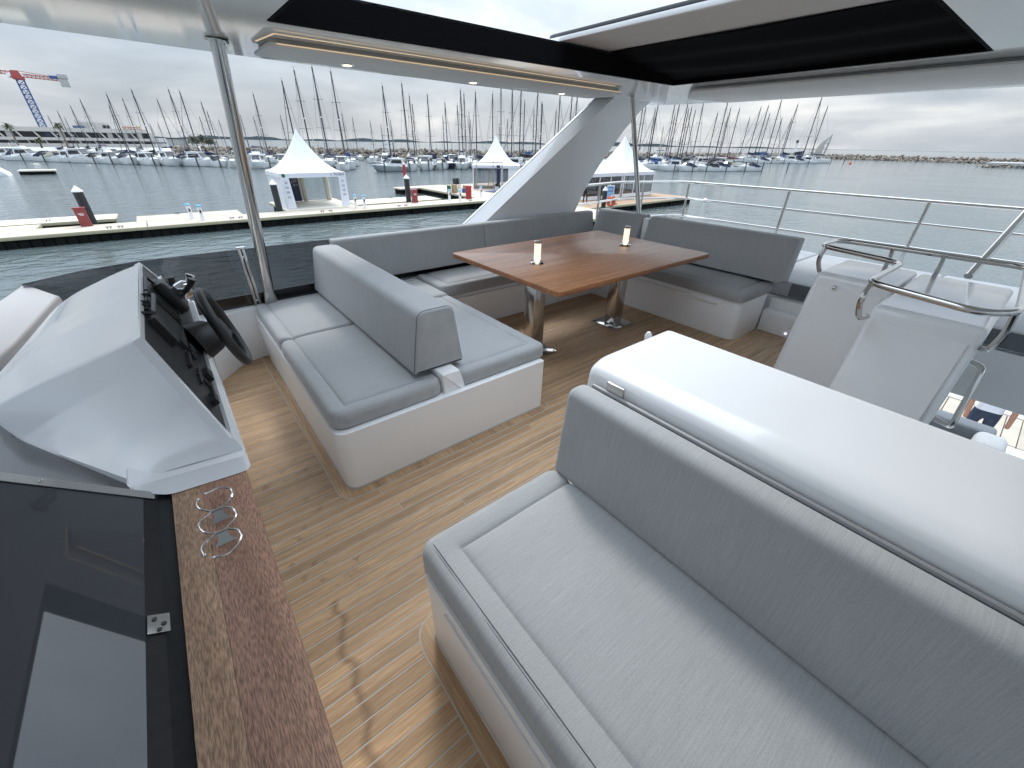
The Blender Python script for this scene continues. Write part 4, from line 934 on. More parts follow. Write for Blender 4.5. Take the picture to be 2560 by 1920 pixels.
def firebox(x, y, lab, m, txt=True, h=1.02):
    p = Thing('fire_box', lab, 'fire box', (x, y, PZ), 'red fire boxes on the pontoons')
    pr = roundpoly([(-.27, 0), (.27, 0), (.24, .12), (.24, h-.12), (.29, h), (-.29, h), (-.24, h-.12), (-.24, .12)], .03, 3)
    p.loc = (0, 0, 0); p.add('cabinet', [prism(pr, 'y', -.14, .14, .015)], m); p.add('door', [box(-.19, .19, -.152, -.14, .16, h-.18, .004)], m)
    if txt: p.add('lettering', [box(-.12, .12, -.156, -.1525, h-.36, h-.32), box(-.06, .12, -.156, -.1525, h-.42, h-.39)], 'tent')
firebox(-3.95, 35.1, 'faded red fire box with white lettering at the left end of the walkway', 'red'); firebox(17.15, 35.15, 'faded red fire box beside the middle black pile', 'red'); firebox(22.6, 35.0, 'bright red fire box near the pontoon junction', 'redbright', False, 1.1)
def bollard(x, y, lab):
    p = Thing('service_bollard', lab, 'service bollard', (x, y, PZ), 'white and blue service bollards'); p.loc = (0, 0, 0)
    p.add('column', [lathe([(.13, 0), (.12, .05), (.10, .5), (.13, .78), (.14, .80)], (0, 0, 0), 14)], 'white'); p.add('lamp_cap', [lathe([(.16, .80), (.17, .84), (.13, .90), (.001, .92)], (0, 0, 0), 14)], 'bluecap'); p.add('socket_panel', [box(-.05, .05, -.135, -.09, .45, .62, .005)], 'iron')
for a in ((1.15, 35.0, 'white bollard with blue cap on the beige finger, left of its pair'), (1.65, 34.0, 'white bollard with blue cap on the walkway, right of its pair'), (11.9, 34.9, 'white bollard with blue cap touching the right tent banner'), (12.35, 34.2, 'white bollard with blue cap just right of the tent banner'), (20.5, 34.95, 'white bollard with blue cap left of the bright red box'), (21.1, 34.1, 'white bollard with blue cap closest to the bright red box'), (24.6, 35.9, 'white bollard with blue cap right of the bright red box')): bollard(*a)
def cleat(x, y, lab, rz=0):
    p = solo('mooring_cleat', lab, 'cleat', [box(-.16, .16, -.03, .03, .07, .105, .015), box(-.09, -.05, -.025, .025, 0, .08), box(.05, .09, -.025, .025, 0, .08)], 'iron', (0, 0, 0), 'iron mooring cleats on the walkway'); p.location = (x, y, PZ+.002); p.rotation_euler[2] = rz
CL = 'dark iron mooring cleat on the sandy walkway pontoon'
for (x, y, w_) in ((-8.2, 33.5, 'at the far left edge'), (-2.9, 33.5, 'first right of the faded red box'), (-2.4, 33.5, 'second right of the faded red box'), (3.2, 33.6, 'just left of the thick roof post'), (3.7, 33.6, 'partly behind the thick roof post'), (8.9, 33.5, 'left one in front of the open-fronted tent'), (9.5, 33.5, 'right one in front of the open-fronted tent'), (14.9, 33.5, 'left one before the middle black pile'), (15.5, 33.5, 'right one before the middle black pile'), (21.8, 33.5, 'nearest the pontoon junction')): cleat(x, y, 'dark iron cleat on the walkway, '+w_)
for (x, y, l_) in ((-5.9, 38.3, 'dark iron cleat on the pale finger pontoon at left'), (.5, 37.7, 'dark iron cleat at the rear of the beige finger pontoon'), (16.6, 38.9, 'dark iron cleat on the white finger pontoon'), (31.5, 24.8, 'dark iron cleat on the timber platform by the lifebuoy'), (26.8, 20.4, 'dark iron cleat on the near end of the cross walkway')): cleat(x, y, l_)
# clutter by the ladder tent
p = Thing('stacked_chairs', 'folded black chairs and cardboard leaning by the ladder tent', 'chairs', (24.9, 40.6, PZ)); p.loc = (0, 0, 0)
for i in range(4):
    m_ = Matrix.Translation((i*.28-.2, i*.12, 0)) @ Matrix.Rotation(R(-14), 4, 'X') @ Matrix.Rotation(R(20*i), 4, 'Z'); p.add('chair_back', [moved(box(-.22, .22, -.02, .03, .75, 1.32, .01), m_)], 'plastic'); p.add('chair_leg', [moved(box(-.2, -.15, -.02, .02, .0, .8), m_), moved(box(.15, .2, -.02, .02, .0, .8), m_)], 'iron')
for i, (x, y, w, h, m_) in enumerate(((-.75, -.5, .45, .8, 'bag'), (.75, -.35, .5, .65, 'bag'), (1.5, .2, .4, .55, 'bag'), (.3, -.8, .35, .4, 'cblue'), (-1.15, -.1, .25, .7, 'green'))): p.add('carton', [box(x-w/2, x+w/2, y-.2, y+.2, 0.002, h, .01)], m_)
p = Thing('potted_plant', 'small green plant in a white pot by the tent door', 'plant', (29.3, 39.6, PZ)); p.loc = (0, 0, 0); p.add('pot', [lathe([(.2, 0), (.24, .42), (.2, .42), (.001, .38)], (0, 0, 0), 12)], 'white')
rg = random.Random(8); lv = []
for i in range(70):
    a, e_ = rg.uniform(0, 6.3), rg.uniform(.2, 1.4); d = Vector((math.cos(a)*math.cos(e_), math.sin(a)*math.cos(e_), math.sin(e_))); b = Vector((0, 0, .42)); c_ = b+d*rg.uniform(.25, .55); w = d.cross(Vector((0, 0, 1))).normalized()*.05
    lv.append(([tuple(b.lerp(c_, .3)), tuple(b.lerp(c_, .65)+w), tuple(c_), tuple(b.lerp(c_, .65)-w)], [[0, 1, 2, 3]]))
p.add('leaves', lv, 'leaf')
solo('entrance_mat', 'blue carpet runner in front of the ladder tent', 'carpet', [box(27.8, 31.2, 38.7, 39.9, PZ+.003, PZ+.03, .005)], 'carpet', (29, 39, PZ))
p = Thing('display_board', 'light blue information board on the timber platform', 'sign', (31.9, 25.9, PZ)); p.loc = (0, 0, 0); p.root.rotation_euler[2] = R(-40); p.add('frame', [box(-.32, .32, -.03, .03, .0, 1.45, .01)], 'white'); p.add('poster', [box(-.28, .28, -.036, -.0305, .25, 1.40)], 'signblue'); p.add('print', [box(-.22, .22, -.0395, -.0365, 1.22, 1.27), box(-.22, .2, -.0395, -.0365, .95, 1.0), box(.02, .2, -.0395, -.0365, .32, .6)], 'navy')
p = Thing('lifebuoy', 'orange lifebuoy on a white post by the pontoon edge', 'lifebuoy', (28.9, 23.3, PZ)); p.loc = (0, 0, 0); p.root.rotation_euler[2] = R(-40)
p.add('ring', [tube([(.30*math.cos(a_), -.09, .55+.30*math.sin(a_)) for a_ in [2*math.pi*i/24 for i in range(24)]], .085, 10, True)], 'orange'); p.add('post', [box(-.05, .05, -.04, .04, 0.002, 1.0, .01)], 'white'); p.add('backing', [box(-.3, .3, -.02, .02, .25, .95, .02)], 'orange')

# ---------------------------------------------------------------- people
def person(name, lab, loc, rz, joints, radii, edges, mats, zsplit, group=None):
    me = bpy.data.meshes.new(name); me.from_pydata(joints, edges, [])
    o = bpy.data.objects.new(name, me); COL.objects.link(o)
    sk = o.modifiers.new('skin', 'SKIN'); sb = o.modifiers.new('sub', 'SUBSURF'); sb.levels = 2; sb.render_levels = 2
    for i, v in enumerate(me.skin_vertices[0].data): v.radius = radii[i] if isinstance(radii[i], tuple) else (radii[i], radii[i]); v.use_root = (i == 0)
    dg = bpy.context.evaluated_depsgraph_get(); m2 = bpy.data.meshes.new_from_object(o.evaluated_get(dg)); bpy.data.objects.remove(o)
    bm = bmesh.new(); bm.from_mesh(m2)
    for zc_ in (.08, .95, .97, 1.12, 1.52, 1.72): bmesh.ops.bisect_plane(bm, geom=list(bm.verts)+list(bm.edges)+list(bm.faces), plane_co=(0, 0, zc_), plane_no=(0, 0, 1))
    bm.to_mesh(m2); bm.free()
    o = bpy.data.objects.new(name, m2); COL.objects.link(o); m2.materials.clear()
    for m_ in mats: m2.materials.append(M[m_])
    for f in m2.polygons: f.material_index = zsplit(f.center); f.use_smooth = True
    o.location = loc; o.rotation_euler[2] = rz; tag(o, lab, 'person', group); return o
def body(stride=.0, arm=(0.1, .0), lean=0.):
    J = [(0, 0, .95), (0, lean*.3, 1.15), (0, lean*.7, 1.38), (0, lean, 1.50), (0, lean+.02, 1.60), (0, lean+.02, 1.70)]
    r = [(.155, .115), (.145, .105), (.165, .11), (.055, .055), (.075, .09), (.06, .075)]; E_ = [(0, 1), (1, 2), (2, 3), (3, 4), (4, 5)]
    for s in (-1, 1):
        b = len(J); st = stride*s
        J += [(.10*s, 0, .88), (.105*s, st*.5, .48), (.11*s, st-.04, .09), (.115*s, st+.12, .035)]; r += [.088, .062, .043, .04]; E_ += [(0, b), (b, b+1), (b+1, b+2), (b+2, b+3)]
        b = len(J); a = arm[0] if s < 0 else arm[1]
        J += [(.20*s, lean*.7, 1.40), (.25*s, lean*.6+a*.4, 1.14), (.24*s, lean*.5+a+.05, .92), (.235*s, lean*.5+a*1.2+.08, .82)]; r += [.058, .045, .033, .03]; E_ += [(2, b), (b, b+1), (b+1, b+2), (b+2, b+3)]
    return J, r, E_
J, r_, E_ = body(.05, (.12, .12))
pz = lambda c: 2 if c.z > 1.52 or (abs(c.x) > .2 and c.z < 1.12) else (0 if c.z < .97 and abs(c.x) < .2 else 1)
pp = person('person', 'person in white shirt and blue jeans standing on the dock below', (9.42, -.60, PZ), R(100), J, r_, E_, ['jeans', 'shirt', 'skin', 'blackcloth'], lambda c: 3 if c.z < .08 else pz(c))
build('hair', [lathe([(.001, 1.80), (.075, 1.78), (.098, 1.70), (.09, 1.62), (.06, 1.60)], (0, -.015, 0), 12)], 'hair', pp)
J, r_, E_ = body(.22, (.2, -.2), .06)
for (x, y, rz, lab) in ((32.0, 27.2, R(-60), 'person in black walking beside the white-capped pile'), (29.4, 26.6, R(120), 'person in black half hidden by the end of the guard rail')):
    pp = person('person', lab, (x, y, PZ), rz, J, r_, E_, ['blackcloth', 'skin'], lambda c: 1 if (1.53 < c.z < 1.72 or (abs(c.x) > .2 and c.z < .95)) else 0, 'people on the timber platform')
    build('hair', [lathe([(.001, 1.80), (.075, 1.78), (.098, 1.70), (.09, 1.64), (.06, 1.62)], (0, .05, 0), 12)], 'hair', pp)

# ---------------------------------------------------------------- stern dock
p = Thing('stern_dock', 'pale boarded dock behind the yacht stern', 'dock', (10.8, -1, PZ))
p.add('frame', [box(9.35, 12.2, -7, 6, WZ-.2, PZ-.045)], 'skirt'); p.add('edge_beam', [box(12.0, 12.2, -7, 6, PZ-.044, PZ+.02, .02)], 'float')
yb = -3.2
while yb < 1.6:
    for (a, b) in ((9.36, 10.62), (10.63, 11.98)):
        p.add('board', [box(a, b-.012, yb, yb+.205, PZ-.04, PZ+random.uniform(-.003, .002), .004, 1)], 'paver')
    yb += .218

# ---------------------------------------------------------------- boats (built once per kind at the origin, bow to +x, then copied)
def hull_mesh(L, B, fb_s, fb_b, tuck=.85, rake=.10, draft=.35, top=None):
    n = 13; rows = []
    for i in range(n):
        u = i/(n-1); x = -L/2+L*u
        w = B/2*(tuck+(1-tuck)*math.sin(min(1, u/.45)*math.pi/2)) if u < .45 else B/2*math.cos((u-.45)/.55*math.pi/2)**.72
        w = max(w, .02); h = fb_s+(fb_b-fb_s)*u**1.6; xb = x-rake*L*max(0, (u-.6)/.4)**1.5
        rows.append([(x, -w, h), (x*.6+xb*.4, -w*.96, h*.5), (xb, -w*.82, .02), (xb, -w*.35, -draft), (xb, w*.35, -draft), (xb, w*.82, .02), (x*.6+xb*.4, w*.96, h*.5), (x, w, h)])
    V, Fc = grid(rows); Fc += [[0, 1, 2, 3, 4, 5, 6, 7], [(n-1)*8+k_ for k_ in range(8)][::-1]]
    dk = grid([[(r[0][0], r[0][1]*.985, r[0][2]-.015), (r[0][0], 0, r[0][2]+.05), (r[7][0], r[7][1]*.985, r[7][2]-.015)] for r in rows])
    bs = grid([[(r[2][0], r[2][1]*1.012, r[2][2]+(.07 if q else -.12)) for q in (0, 1)] for r in rows]); bs2 = grid([[(r[5][0], r[5][1]*1.012, r[5][2]+(.07 if q else -.12)) for q in (0, 1)] for r in rows])
    return (V, Fc), dk, [bs, bs2]
def sailboat(name, hullm, cover, mastm, mh=14.0, L=10.5, B=3.3, hood='cnavy', furl=True):
    t = Thing(name, 'x', 'sailboat'); hl_, dk, bs = hull_mesh(L, B, 1.05, 1.35)
    t.add('hull', [hl_], hullm); t.add('deck', [dk], 'bdeck'); t.add('waterline_stripe', bs, 'boot')
    cb = t.add('cabin', [loft([(-.9, -.95, 1.1), (3.0, -.55, 1.25), (3.0, .55, 1.25), (-.9, .95, 1.1)], [(-.8, -.75, 1.55), (2.3, -.42, 1.5), (2.3, .42, 1.5), (-.8, .75, 1.55)])], 'hull')
    for s in (-1, 1): t.add('window', [loft([(-.6, s*.92, 1.25), (1.6, s*.70, 1.30), (1.5, s*.66, 1.42), (-.55, s*.86, 1.45)], [(-.6, s*.95, 1.25), (1.6, s*.73, 1.30), (1.5, s*.69, 1.42), (-.55, s*.89, 1.45)])], 'bwin', cb)
    mx = .55
    ms = t.add('mast', [tube([(mx, 0, 1.2), (mx-.12, 0, mh)], [.125, .105], 7)], mastm)
    for z, w in ((mh*.42, 1.05), (mh*.70, .8)): t.add('spreader', [tube([(mx-.12, -w, z+.05), (mx, 0, z), (mx-.12, w, z+.05)], .03, 5)], mastm, ms)
    t.add('radar', [lathe([(.001, 0), (.2, .03), (.2, .16), (.001, .2)], (mx+.28, 0, mh*.52), 8)], 'white', ms)
    t.add('wind_vane', [tube([(mx-.12, 0, mh), (mx-.12, 0, mh+.5)], .02, 4), tube([(mx-.5, 0, mh+.3), (mx+.2, 0, mh+.3)], .02, 4)], 'wire', ms)
    t.add('boom', [tube([(mx-.1, 0, 2.1), (mx-4.2, 0, 2.15)], .07, 6)], mastm)
    t.add('sail_cover', [tube([(mx-.05, 0, 2.9), (mx-.25, 0, 2.45), (mx-1.5, 0, 2.36), (mx-3.2, 0, 2.3), (mx-4.1, 0, 2.25)], [.10, .24, .22, .17, .10], 8)], cover)
    w_ = [tube([(mx-.1, 0, mh-.1), (-L/2+.1, 0, 1.1)], .018, 4)]
    for s in (-1, 1): w_ += [tube([(mx-.1, 0, mh-.3), (mx-.12, s*1.05, mh*.42), (mx-.1, s*B*.47, 1.1)], .016, 4)]
    t.add('stays', w_, 'wire')
    t.add('forestay', [tube([(mx-.05, 0, mh*.95), (L/2-.15, 0, 1.45)], [.03, .075 if furl else .02], 6)], 'ccream' if furl and cover == 'cgrey' else ('wire' if not furl else 'cgrey'))
    if hood: t.add('sprayhood', [loft([(-1.9, -1.0, 1.15), (-.7, -.85, 1.5), (-.7, .85, 1.5), (-1.9, 1.0, 1.15)], [(-1.9, -.85, 2.1), (-1.1, -.7, 2.05), (-1.1, .7, 2.05), (-1.9, .85, 2.1)])], hood)
    rl = []
    for s in (-1, 1): rl.append(tube([(-L/2+.2, s*B*.40, 1.75), (-1, s*B*.47, 1.75), (2.5, s*B*.40, 1.85), (L/2-.3, s*.2, 2.0)], .018, 4))
    t.add('guard_wires', rl, 'steel')
    return t.root
def motorboat(name, hullm, L=9.0, B=3.1, top='hardtop', canvas='cnavy'):
    t = Thing(name, 'x', 'motorboat'); hl_, dk, bs = hull_mesh(L, B, 1.0, 1.55, .95, .14)
    t.add('hull', [hl_], hullm); t.add('deck', [dk], 'hull'); t.add('waterline_stripe', bs, 'boot')
    t.add('coachroof', [loft([(-1.0, -1.05, 1.05), (3.2, -.35, 1.5), (3.2, .35, 1.5), (-1.0, 1.05, 1.05)], [(-.9, -.85, 1.75), (1.4, -.5, 1.8), (1.4, .5, 1.8), (-.9, .85, 1.75)])], 'hull')
    if top in ('hardtop', 'fly'):
        cb = t.add('wheelhouse', [loft([(-2.6, -1.15, 1.0), (1.2, -1.0, 1.7), (1.2, 1.0, 1.7), (-2.6, 1.15, 1.0)], [(-2.5, -1.0, 2.75), (.2, -.85, 2.75), (.2, .85, 2.75), (-2.5, 1.0, 2.75)])], 'hull')
        for s in (-1, 1): t.add('side_window', [loft([(-2.2, s*1.13, 1.75), (.7, s*1.0, 1.85), (.2, s*.92, 2.5), (-2.1, s*1.06, 2.5)], [(-2.2, s*1.16, 1.75), (.7, s*1.03, 1.85), (.2, s*.95, 2.5), (-2.1, s*1.09, 2.5)])], 'bwin', cb)
        t.add('windscreen', [loft([(1.15, -.85, 1.85), (1.15, .85, 1.85), (.45, .75, 2.6), (.45, -.75, 2.6)], [(1.22, -.85, 1.88), (1.22, .85, 1.88), (.52, .75, 2.63), (.52, -.75, 2.63)])], 'bwin', cb)
        t.add('roof', [box(-2.9, .5, -1.08, 1.08, 2.76, 2.86, .04)], 'hull')
        if top == 'fly':
            t.add('fly_screen', [loft([(-.9, -.95, 2.86), (-.1, -.7, 2.86), (-.1, .7, 2.86), (-.9, .95, 2.86)], [(-1.0, -.9, 3.4), (-.5, -.65, 3.35), (-.5, .65, 3.35), (-1.0, .9, 3.4)])], 'hull'); t.add('bimini', [tube([(-3, 0, 4.3), (-2, 0, 4.42), (-.9, 0, 4.35)], [.6, 1.0, .7], 10, sy=.10)], canvas)
            t.add('radar_arch', [tube(fillet([(-2.4, -1.0, 2.85), (-2.7, -.95, 4.0), (-2.7, .95, 4.0), (-2.4, 1.0, 2.85)], .2), .06, 6)], 'hull')
    else:
        t.add('windscreen', [loft([(.2, -1.1, 1.5), (1.3, -.6, 1.75), (1.3, .6, 1.75), (.2, 1.1, 1.5)], [(-.2, -1.0, 2.1), (.7, -.5, 2.2), (.7, .5, 2.2), (-.2, 1.0, 2.1)])], 'bwin')
        t.add('cockpit_cover', [loft([(-L/2+.3, -1.2, 1.05), (.1, -1.05, 1.5), (.1, 1.05, 1.5), (-L/2+.3, 1.2, 1.05)], [(-L/2+.6, -.9, 1.5), (-.2, -.85, 2.35), (-.2, .85, 2.35), (-L/2+.6, .9, 1.5)])], canvas)
    t.add('bow_rail', [tube(fillet([(0, -B*.45, 1.3), (.3, -B*.44, 1.95), (3.2, -B*.22, 2.15), (L/2+.1, 0, 2.25), (3.2, B*.22, 2.15), (.3, B*.44, 1.95), (0, B*.45, 1.3)], .3, 3), .025, 5)], 'steel')
    return t.root
S_KINDS = [(sailboat('sailboat', 'hull', 'cnavy', 'mast'), 'white sailboat, navy sail cover'), (sailboat('sailboat', 'hull', 'cblue', 'mast', hood='cblue'), 'white sailboat, blue sail cover'),
           (sailboat('sailboat', 'hull', 'cblack', 'mastdark', hood='cblack'), 'white sailboat, black sail cover'), (sailboat('sailboat', 'hull', 'cgrey', 'mast', hood='cgrey', furl=True), 'white sailboat, grey sail cover'),
           (sailboat('sailboat', 'hullgrey', 'ccream', 'mast', hood='ccream', furl=False), 'grey sailboat, cream sail cover'), (sailboat('sailboat', 'hull', 'cred', 'mast', hood=None, furl=False), 'white sailboat, dull red sail cover'), (sailboat('sailboat', 'hullnavy', 'cnavy', 'mastdark'), 'navy-hulled sailboat with dark mast')]
M_KINDS = [(motorboat('motorboat', 'hull', 9, 3.1, 'hardtop'), 'white cabin motorboat with dark windows'), (motorboat('motorboat', 'hull', 7.5, 2.8, 'open', 'cnavy'), 'white open motorboat under a navy cover'), (motorboat('motorboat', 'hullgrey', 10, 3.4, 'hardtop'), 'pale grey cabin motorboat'), (motorboat('motorboat', 'hull', 10.5, 3.6, 'fly', 'cnavy'), 'white flybridge motorboat with navy awning'), (motorboat('motorboat', 'hull', 7, 2.6, 'open', 'ccream'), 'small white motorboat under a cream cover'), (motorboat('motorboat', 'hull', 7.8, 2.9, 'open', 'cblack'), 'white motorboat under a black cover')]
MASTS = [(-20.2, 207.9, 10.3), (-17.2, 205.2, 11.6), (-16.1, 203.1, 9.9), (-13.4, 201.4, 13.0), (-9.8, 186.9, 14.0), (-2.4, 140.6, 13.1), (-3.5, 156.5, 11.6), (-0.2, 187.0, 14.8), (1.9, 135.5, 13.8), (4.0, 182.3, 8.6), (7.6, 181.2, 14.8), (5.9, 181.0, 8.9), (9.0, 142.9, 14.9), (10.2, 126.6, 13.6), (16.2, 173.3, 10.6), (13.4, 130.7, 12.1), (18.5, 171.7, 12.0), (20.5, 169.5, 9.9), (26.1, 164.8, 11.2), (28.9, 162.1, 10.8), (24.5, 129.6, 14.2), (35.2, 156.1, 11.3), (26.0, 106.6, 15.2), (27.9, 104.5, 16.8), (30.5, 101.0, 17.2), (32.7, 97.5, 16.4), (49.1, 143.1, 11.9), (51.2, 140.8, 10.9), (54.8, 136.7, 10.2), (57.9, 136.4, 9.4), (40.6, 92.7, 14.4), (61.2, 136.5, 10.7), (44.0, 91.0, 15.0), (54.6, 109.7, 14.7), (57.4, 113.6, 13.3), (59.1, 108.5, 15.2), (78.8, 135.7, 12.4), (54.3, 92.4, 12.5), (57.4, 92.5, 12.2), (58.5, 92.5, 15.0), (66.2, 103.3, 15.4), (82.2, 125.5, 13.3), (88.2, 133.9, 11.6), (62.1, 91.6, 14.9), (65.8, 90.1, 14.7), (96.9, 129.6, 10.8), (67.4, 89.4, 16.1), (99.6, 128.2, 12.1), (69.7, 88.3, 16.0), (72.0, 87.2, 15.8), (80.0, 95.5, 14.2), (106.9, 123.9, 14.9), (75.5, 85.4, 15.5), (95.9, 107.8, 15.5), (86.7, 96.4, 14.1), (82.3, 86.2, 12.2), (79.5, 83.1, 15.2), (116.3, 117.5, 10.5), (83.6, 82.3, 15.2), (83.5, 80.8, 15.1), (87.0, 78.8, 15.0), (97.0, 71.9, 13.6), (110.3, 81.0, 14.8), (113.8, 80.2, 13.8), (113.8, 79.8, 12.7), (99.9, 69.7, 13.7), (142.3, 96.6, 10.8), (124.0, 81.1, 15.4), (108.9, 70.5, 11.9), (114.9, 73.7, 14.7), (110.7, 68.9, 13.2), (106.5, 66.0, 13.9), (107.5, 65.5, 13.2), (135.7, 81.2, 14.6), (119.9, 70.4, 15.0), (114.9, 62.6, 12.4), (160.7, 83.8, 13.9), (117.4, 62.0, 14.7), (130.2, 68.1, 14.4), (134.3, 67.0, 14.4), (187.1, 88.8, 15.0), (187.0, 85.3, 18.1), (190.4, 84.2, 18.8), (191.1, 83.3, 16.3), (194.7, 82.9, 20.8), (195.8, 81.1, 15.0), (200.8, 78.9, 14.8), (202.9, 79.2, 19.6), (212.2, 75.6, 22.2), (216.0, 73.0, 19.3)]
used = {}
def put(kinds, k_, loc, rz, sc):
    src, lab = kinds[k_]
    if id(src) not in used: used[id(src)] = 1; o = src
    else: o = copy_tree(src)
    o.location = loc; o.rotation_euler = (0, 0, rz); o.scale = (sc, sc, sc); return o, lab
rg = random.Random(21)
ORD = ['first', 'second', 'third', 'fourth', 'fifth', 'sixth', 'seventh', 'eighth', 'ninth', 'tenth', 'eleventh', 'twelfth', 'thirteenth', 'fourteenth', 'fifteenth', 'sixteenth', 'seventeenth', 'eighteenth', 'nineteenth', 'twentieth', 'twenty-first', 'twenty-second', 'twenty-third', 'twenty-fourth', 'twenty-fifth', 'twenty-sixth', 'twenty-seventh', 'twenty-eighth', 'twenty-ninth', 'thirtieth', 'thirty-first', 'thirty-second', 'thirty-third', 'thirty-fourth', 'thirty-fifth', 'thirty-sixth', 'thirty-seventh', 'thirty-eighth', 'thirty-ninth', 'fortieth']
def zone(x, y):
    a = math.degrees(math.atan2(y, x))
    return 0 if a > ZB[0] else (1 if a > 76.1 else (2 if a > 53.6 else (3 if a > ZB[1] else 4)))
ZB = (83.2, 40.5)
ZN = ['from the left edge', 'right of the thick roof post', 'right of the open-fronted tent peak', 'right of the ladder tent peak', 'right of the white fin']
placed = []
for (x, y, h) in MASTS:
    k_ = rg.choices(range(7), (5, 2, 3, 4, 1, 1, 1))[0]
    sc = h/14.0; az = math.atan2(y, x)
    rz = az+math.pi+rg.uniform(-.35, .35)+(.55 if az > 1.45 else (.15 if az > .9 else -.75))
    if rg.random() < .25: rz += math.pi
    o, lab = put(S_KINDS, k_, (x, y, WZ), rz, sc); o['group'] = 'sailboats in the marina'; placed.append((az, o, lab, zone(x, y)))
cnt = {}
for az, o, lab, z in sorted(placed, key=lambda q: -q[0]):
    cnt[z] = cnt.get(z, 0)+1; o['label'] = f'{lab}, {ORD[cnt[z]-1]} mast {ZN[z]}'
MB = [(-25, 160, 0), (-21, 153, 3), (-17.5, 148, 1), (-13, 142, 0), (-8.5, 136, 5), (-3, 129, 1), (4, 121, 3), (9, 116, 0), (14, 110, 4), (21.5, 101, 0), (25, 97, 1), (37.5, 85.5, 2), (41.8, 86, 1), (50, 88, 4), (54.8, 87, 3), (61, 85, 5), (73, 80, 0), (78.5, 76.5, 1), (101, 60, 1), (106.5, 57.8, 5), (112, 55.5, 4), (118, 53, 1), (104, 72, 3), (126, 66, 0), (195, 74, 0), (204, 71, 3), (184, 79, 1), (-29, 172, 5), (66, 84, 2), (90, 70, 0), (33, 112, 0), (38, 108, 1), (45, 106, 3), (52, 101, 5), (60, 100, 0), (67, 97, 1), (75, 92, 4), (-6, 150, 0), (2, 143, 4), (10, 137, 1), (18, 128, 0), (26, 121, 5), (-14, 160, 4), (84, 86, 1), (96, 78, 5), (116, 66, 0), (70, 110, 0), (48, 122, 1), (38, 130, 4), (58, 118, 5), (-23, 156, 1), (-15.2, 145, 4), (-10.8, 139, 0), (-5.8, 132.5, 3), (.5, 125, 0), (6.5, 118.5, 1), (11.6, 113, 5), (17.5, 105.5, 3), (45.8, 87, 0), (58, 86, 1), (69.5, 82, 4), (98, 62.5, 0), (109.3, 56.8, 1), (189, 77, 4), (199.5, 72.5, 1), (30, 92, 0)]
placed = []
for (x, y, k_) in MB:
    az = math.atan2(y, x); rz = az+math.pi+rg.uniform(-.3, .3)+(.55 if az > 1.45 else (.1 if az > .7 else -1.0))
    if .9 < az < 1.35 and k_ != 2: rz = az+math.pi+rg.uniform(-.25, .25)
    if k_ == 2: rz = az+math.pi*.5+.35
    o, lab = put(M_KINDS, k_, (x, y, WZ), rz, rg.uniform(.78, .98)); o['group'] = 'motorboats in the marina'; placed.append((az, o, lab, zone(x, y)))
cnt = {}
for az, o, lab, z in sorted(placed, key=lambda q: -q[0]):
    cnt[z] = cnt.get(z, 0)+1; o['label'] = f'{lab}, {ORD[cnt[z]-1]} {ZN[z]}'
# grey berth poles in front of the moored boats
pk = solo('berth_pole', 'x', 'pole', [tube([(0, 0, -.6), (0, 0, 2.1)], .13, 8)], 'mast'); n_ = 0
BP = [(-22, 151), (-18, 146), (-13.5, 140), (-9, 134), (-6, 130), (-2.5, 126), (1, 122.5), (4.5, 118.5), (8, 115), (11.5, 111), (15, 107), (19, 102), (23, 97), (26.5, 93), (34.5, 82), (40, 83), (45, 84.3), (49, 85.6), (53, 84.6), (57.5, 84), (62, 82.5), (96, 60), (100.5, 58), (104, 56.5), (109, 54.2), (114.5, 52.3), (119.5, 50.4), (127, 47.5), (172, 80), (178, 77.5), (184, 75), (190, 73), (197, 71), (203, 69), (215, 65.3), (219, 62)]
cnt = {}
for (x, y) in sorted(BP, key=lambda q: -math.atan2(q[1], q[0])):
    o = pk if n_ == 0 else pk.copy()
    if n_: COL.objects.link(o)
    n_ += 1; o.location = (x, y, WZ); z = zone(x, y); cnt[z] = cnt.get(z, 0)+1; o['group'] = 'grey berth poles'; o['label'] = f'grey berth pole in the water, {ORD[cnt[z]-1]} pole {ZN[z]}'

# ---------------------------------------------------------------- breakwater of boulders
rg = random.Random(5)
def rock(c, r):
    bm = bmesh.new(); bmesh.ops.create_icosphere(bm, subdivisions=1, radius=r); rot = Matrix.Rotation(rg.uniform(0, 6.3), 3, (rg.random()-.5, rg.random()-.5, rg.random()-.3)); sx = Vector((rg.uniform(.8, 1.5), rg.uniform(.7, 1.2), rg.uniform(.6, 1.0)))
    V, Fc = [], []
    for v in bm.verts:
        p_ = v.co*(rg.uniform(.82, 1.18)); p_ = rot @ Vector((p_.x*sx.x, p_.y*sx.y, p_.z*sx.z)); V.append(tuple(Vector(c)+p_))
    Fc = [[v.index for v in f.verts] for f in bm.faces]; bm.free(); return V, Fc
def rubble(line, n, w, top, rs):
    out = []; seg = [(Vector(a), Vector(b)) for a, b in zip(line, line[1:])]; tot = sum((b-a).length for a, b in seg)
    for a, b in seg:
        for _ in range(int(n*(b-a).length/tot)):
            u = rg.random(); s = rg.uniform(-1, 1); d = (b-a).normalized(); nr = Vector((-d.y, d.x)); q = a.lerp(b, u)+nr*s*w
            out.append(rock((q.x, q.y, WZ+(top)*(1-abs(s)**1.3)-.3+rg.uniform(-.3, .3)), rg.uniform(*rs)))
    return out
bw = build('breakwater_boulders', rubble([(8, 178), (18, 172), (55, 158), (87, 142), (118, 121), (150, 117)], 2600, 4, 2.75, (.38, .85))+rubble([(150, 117), (240, 118), (308, 110), (318, 96), (326, 60), (331, 20), (332, -60)], 2600, 5, 2.3, (.45, .95))+rubble([(246, 25.5), (252, 20), (256, 0), (256, -40)], 300, 3, 1.1, (.3, .6)), 'rock')
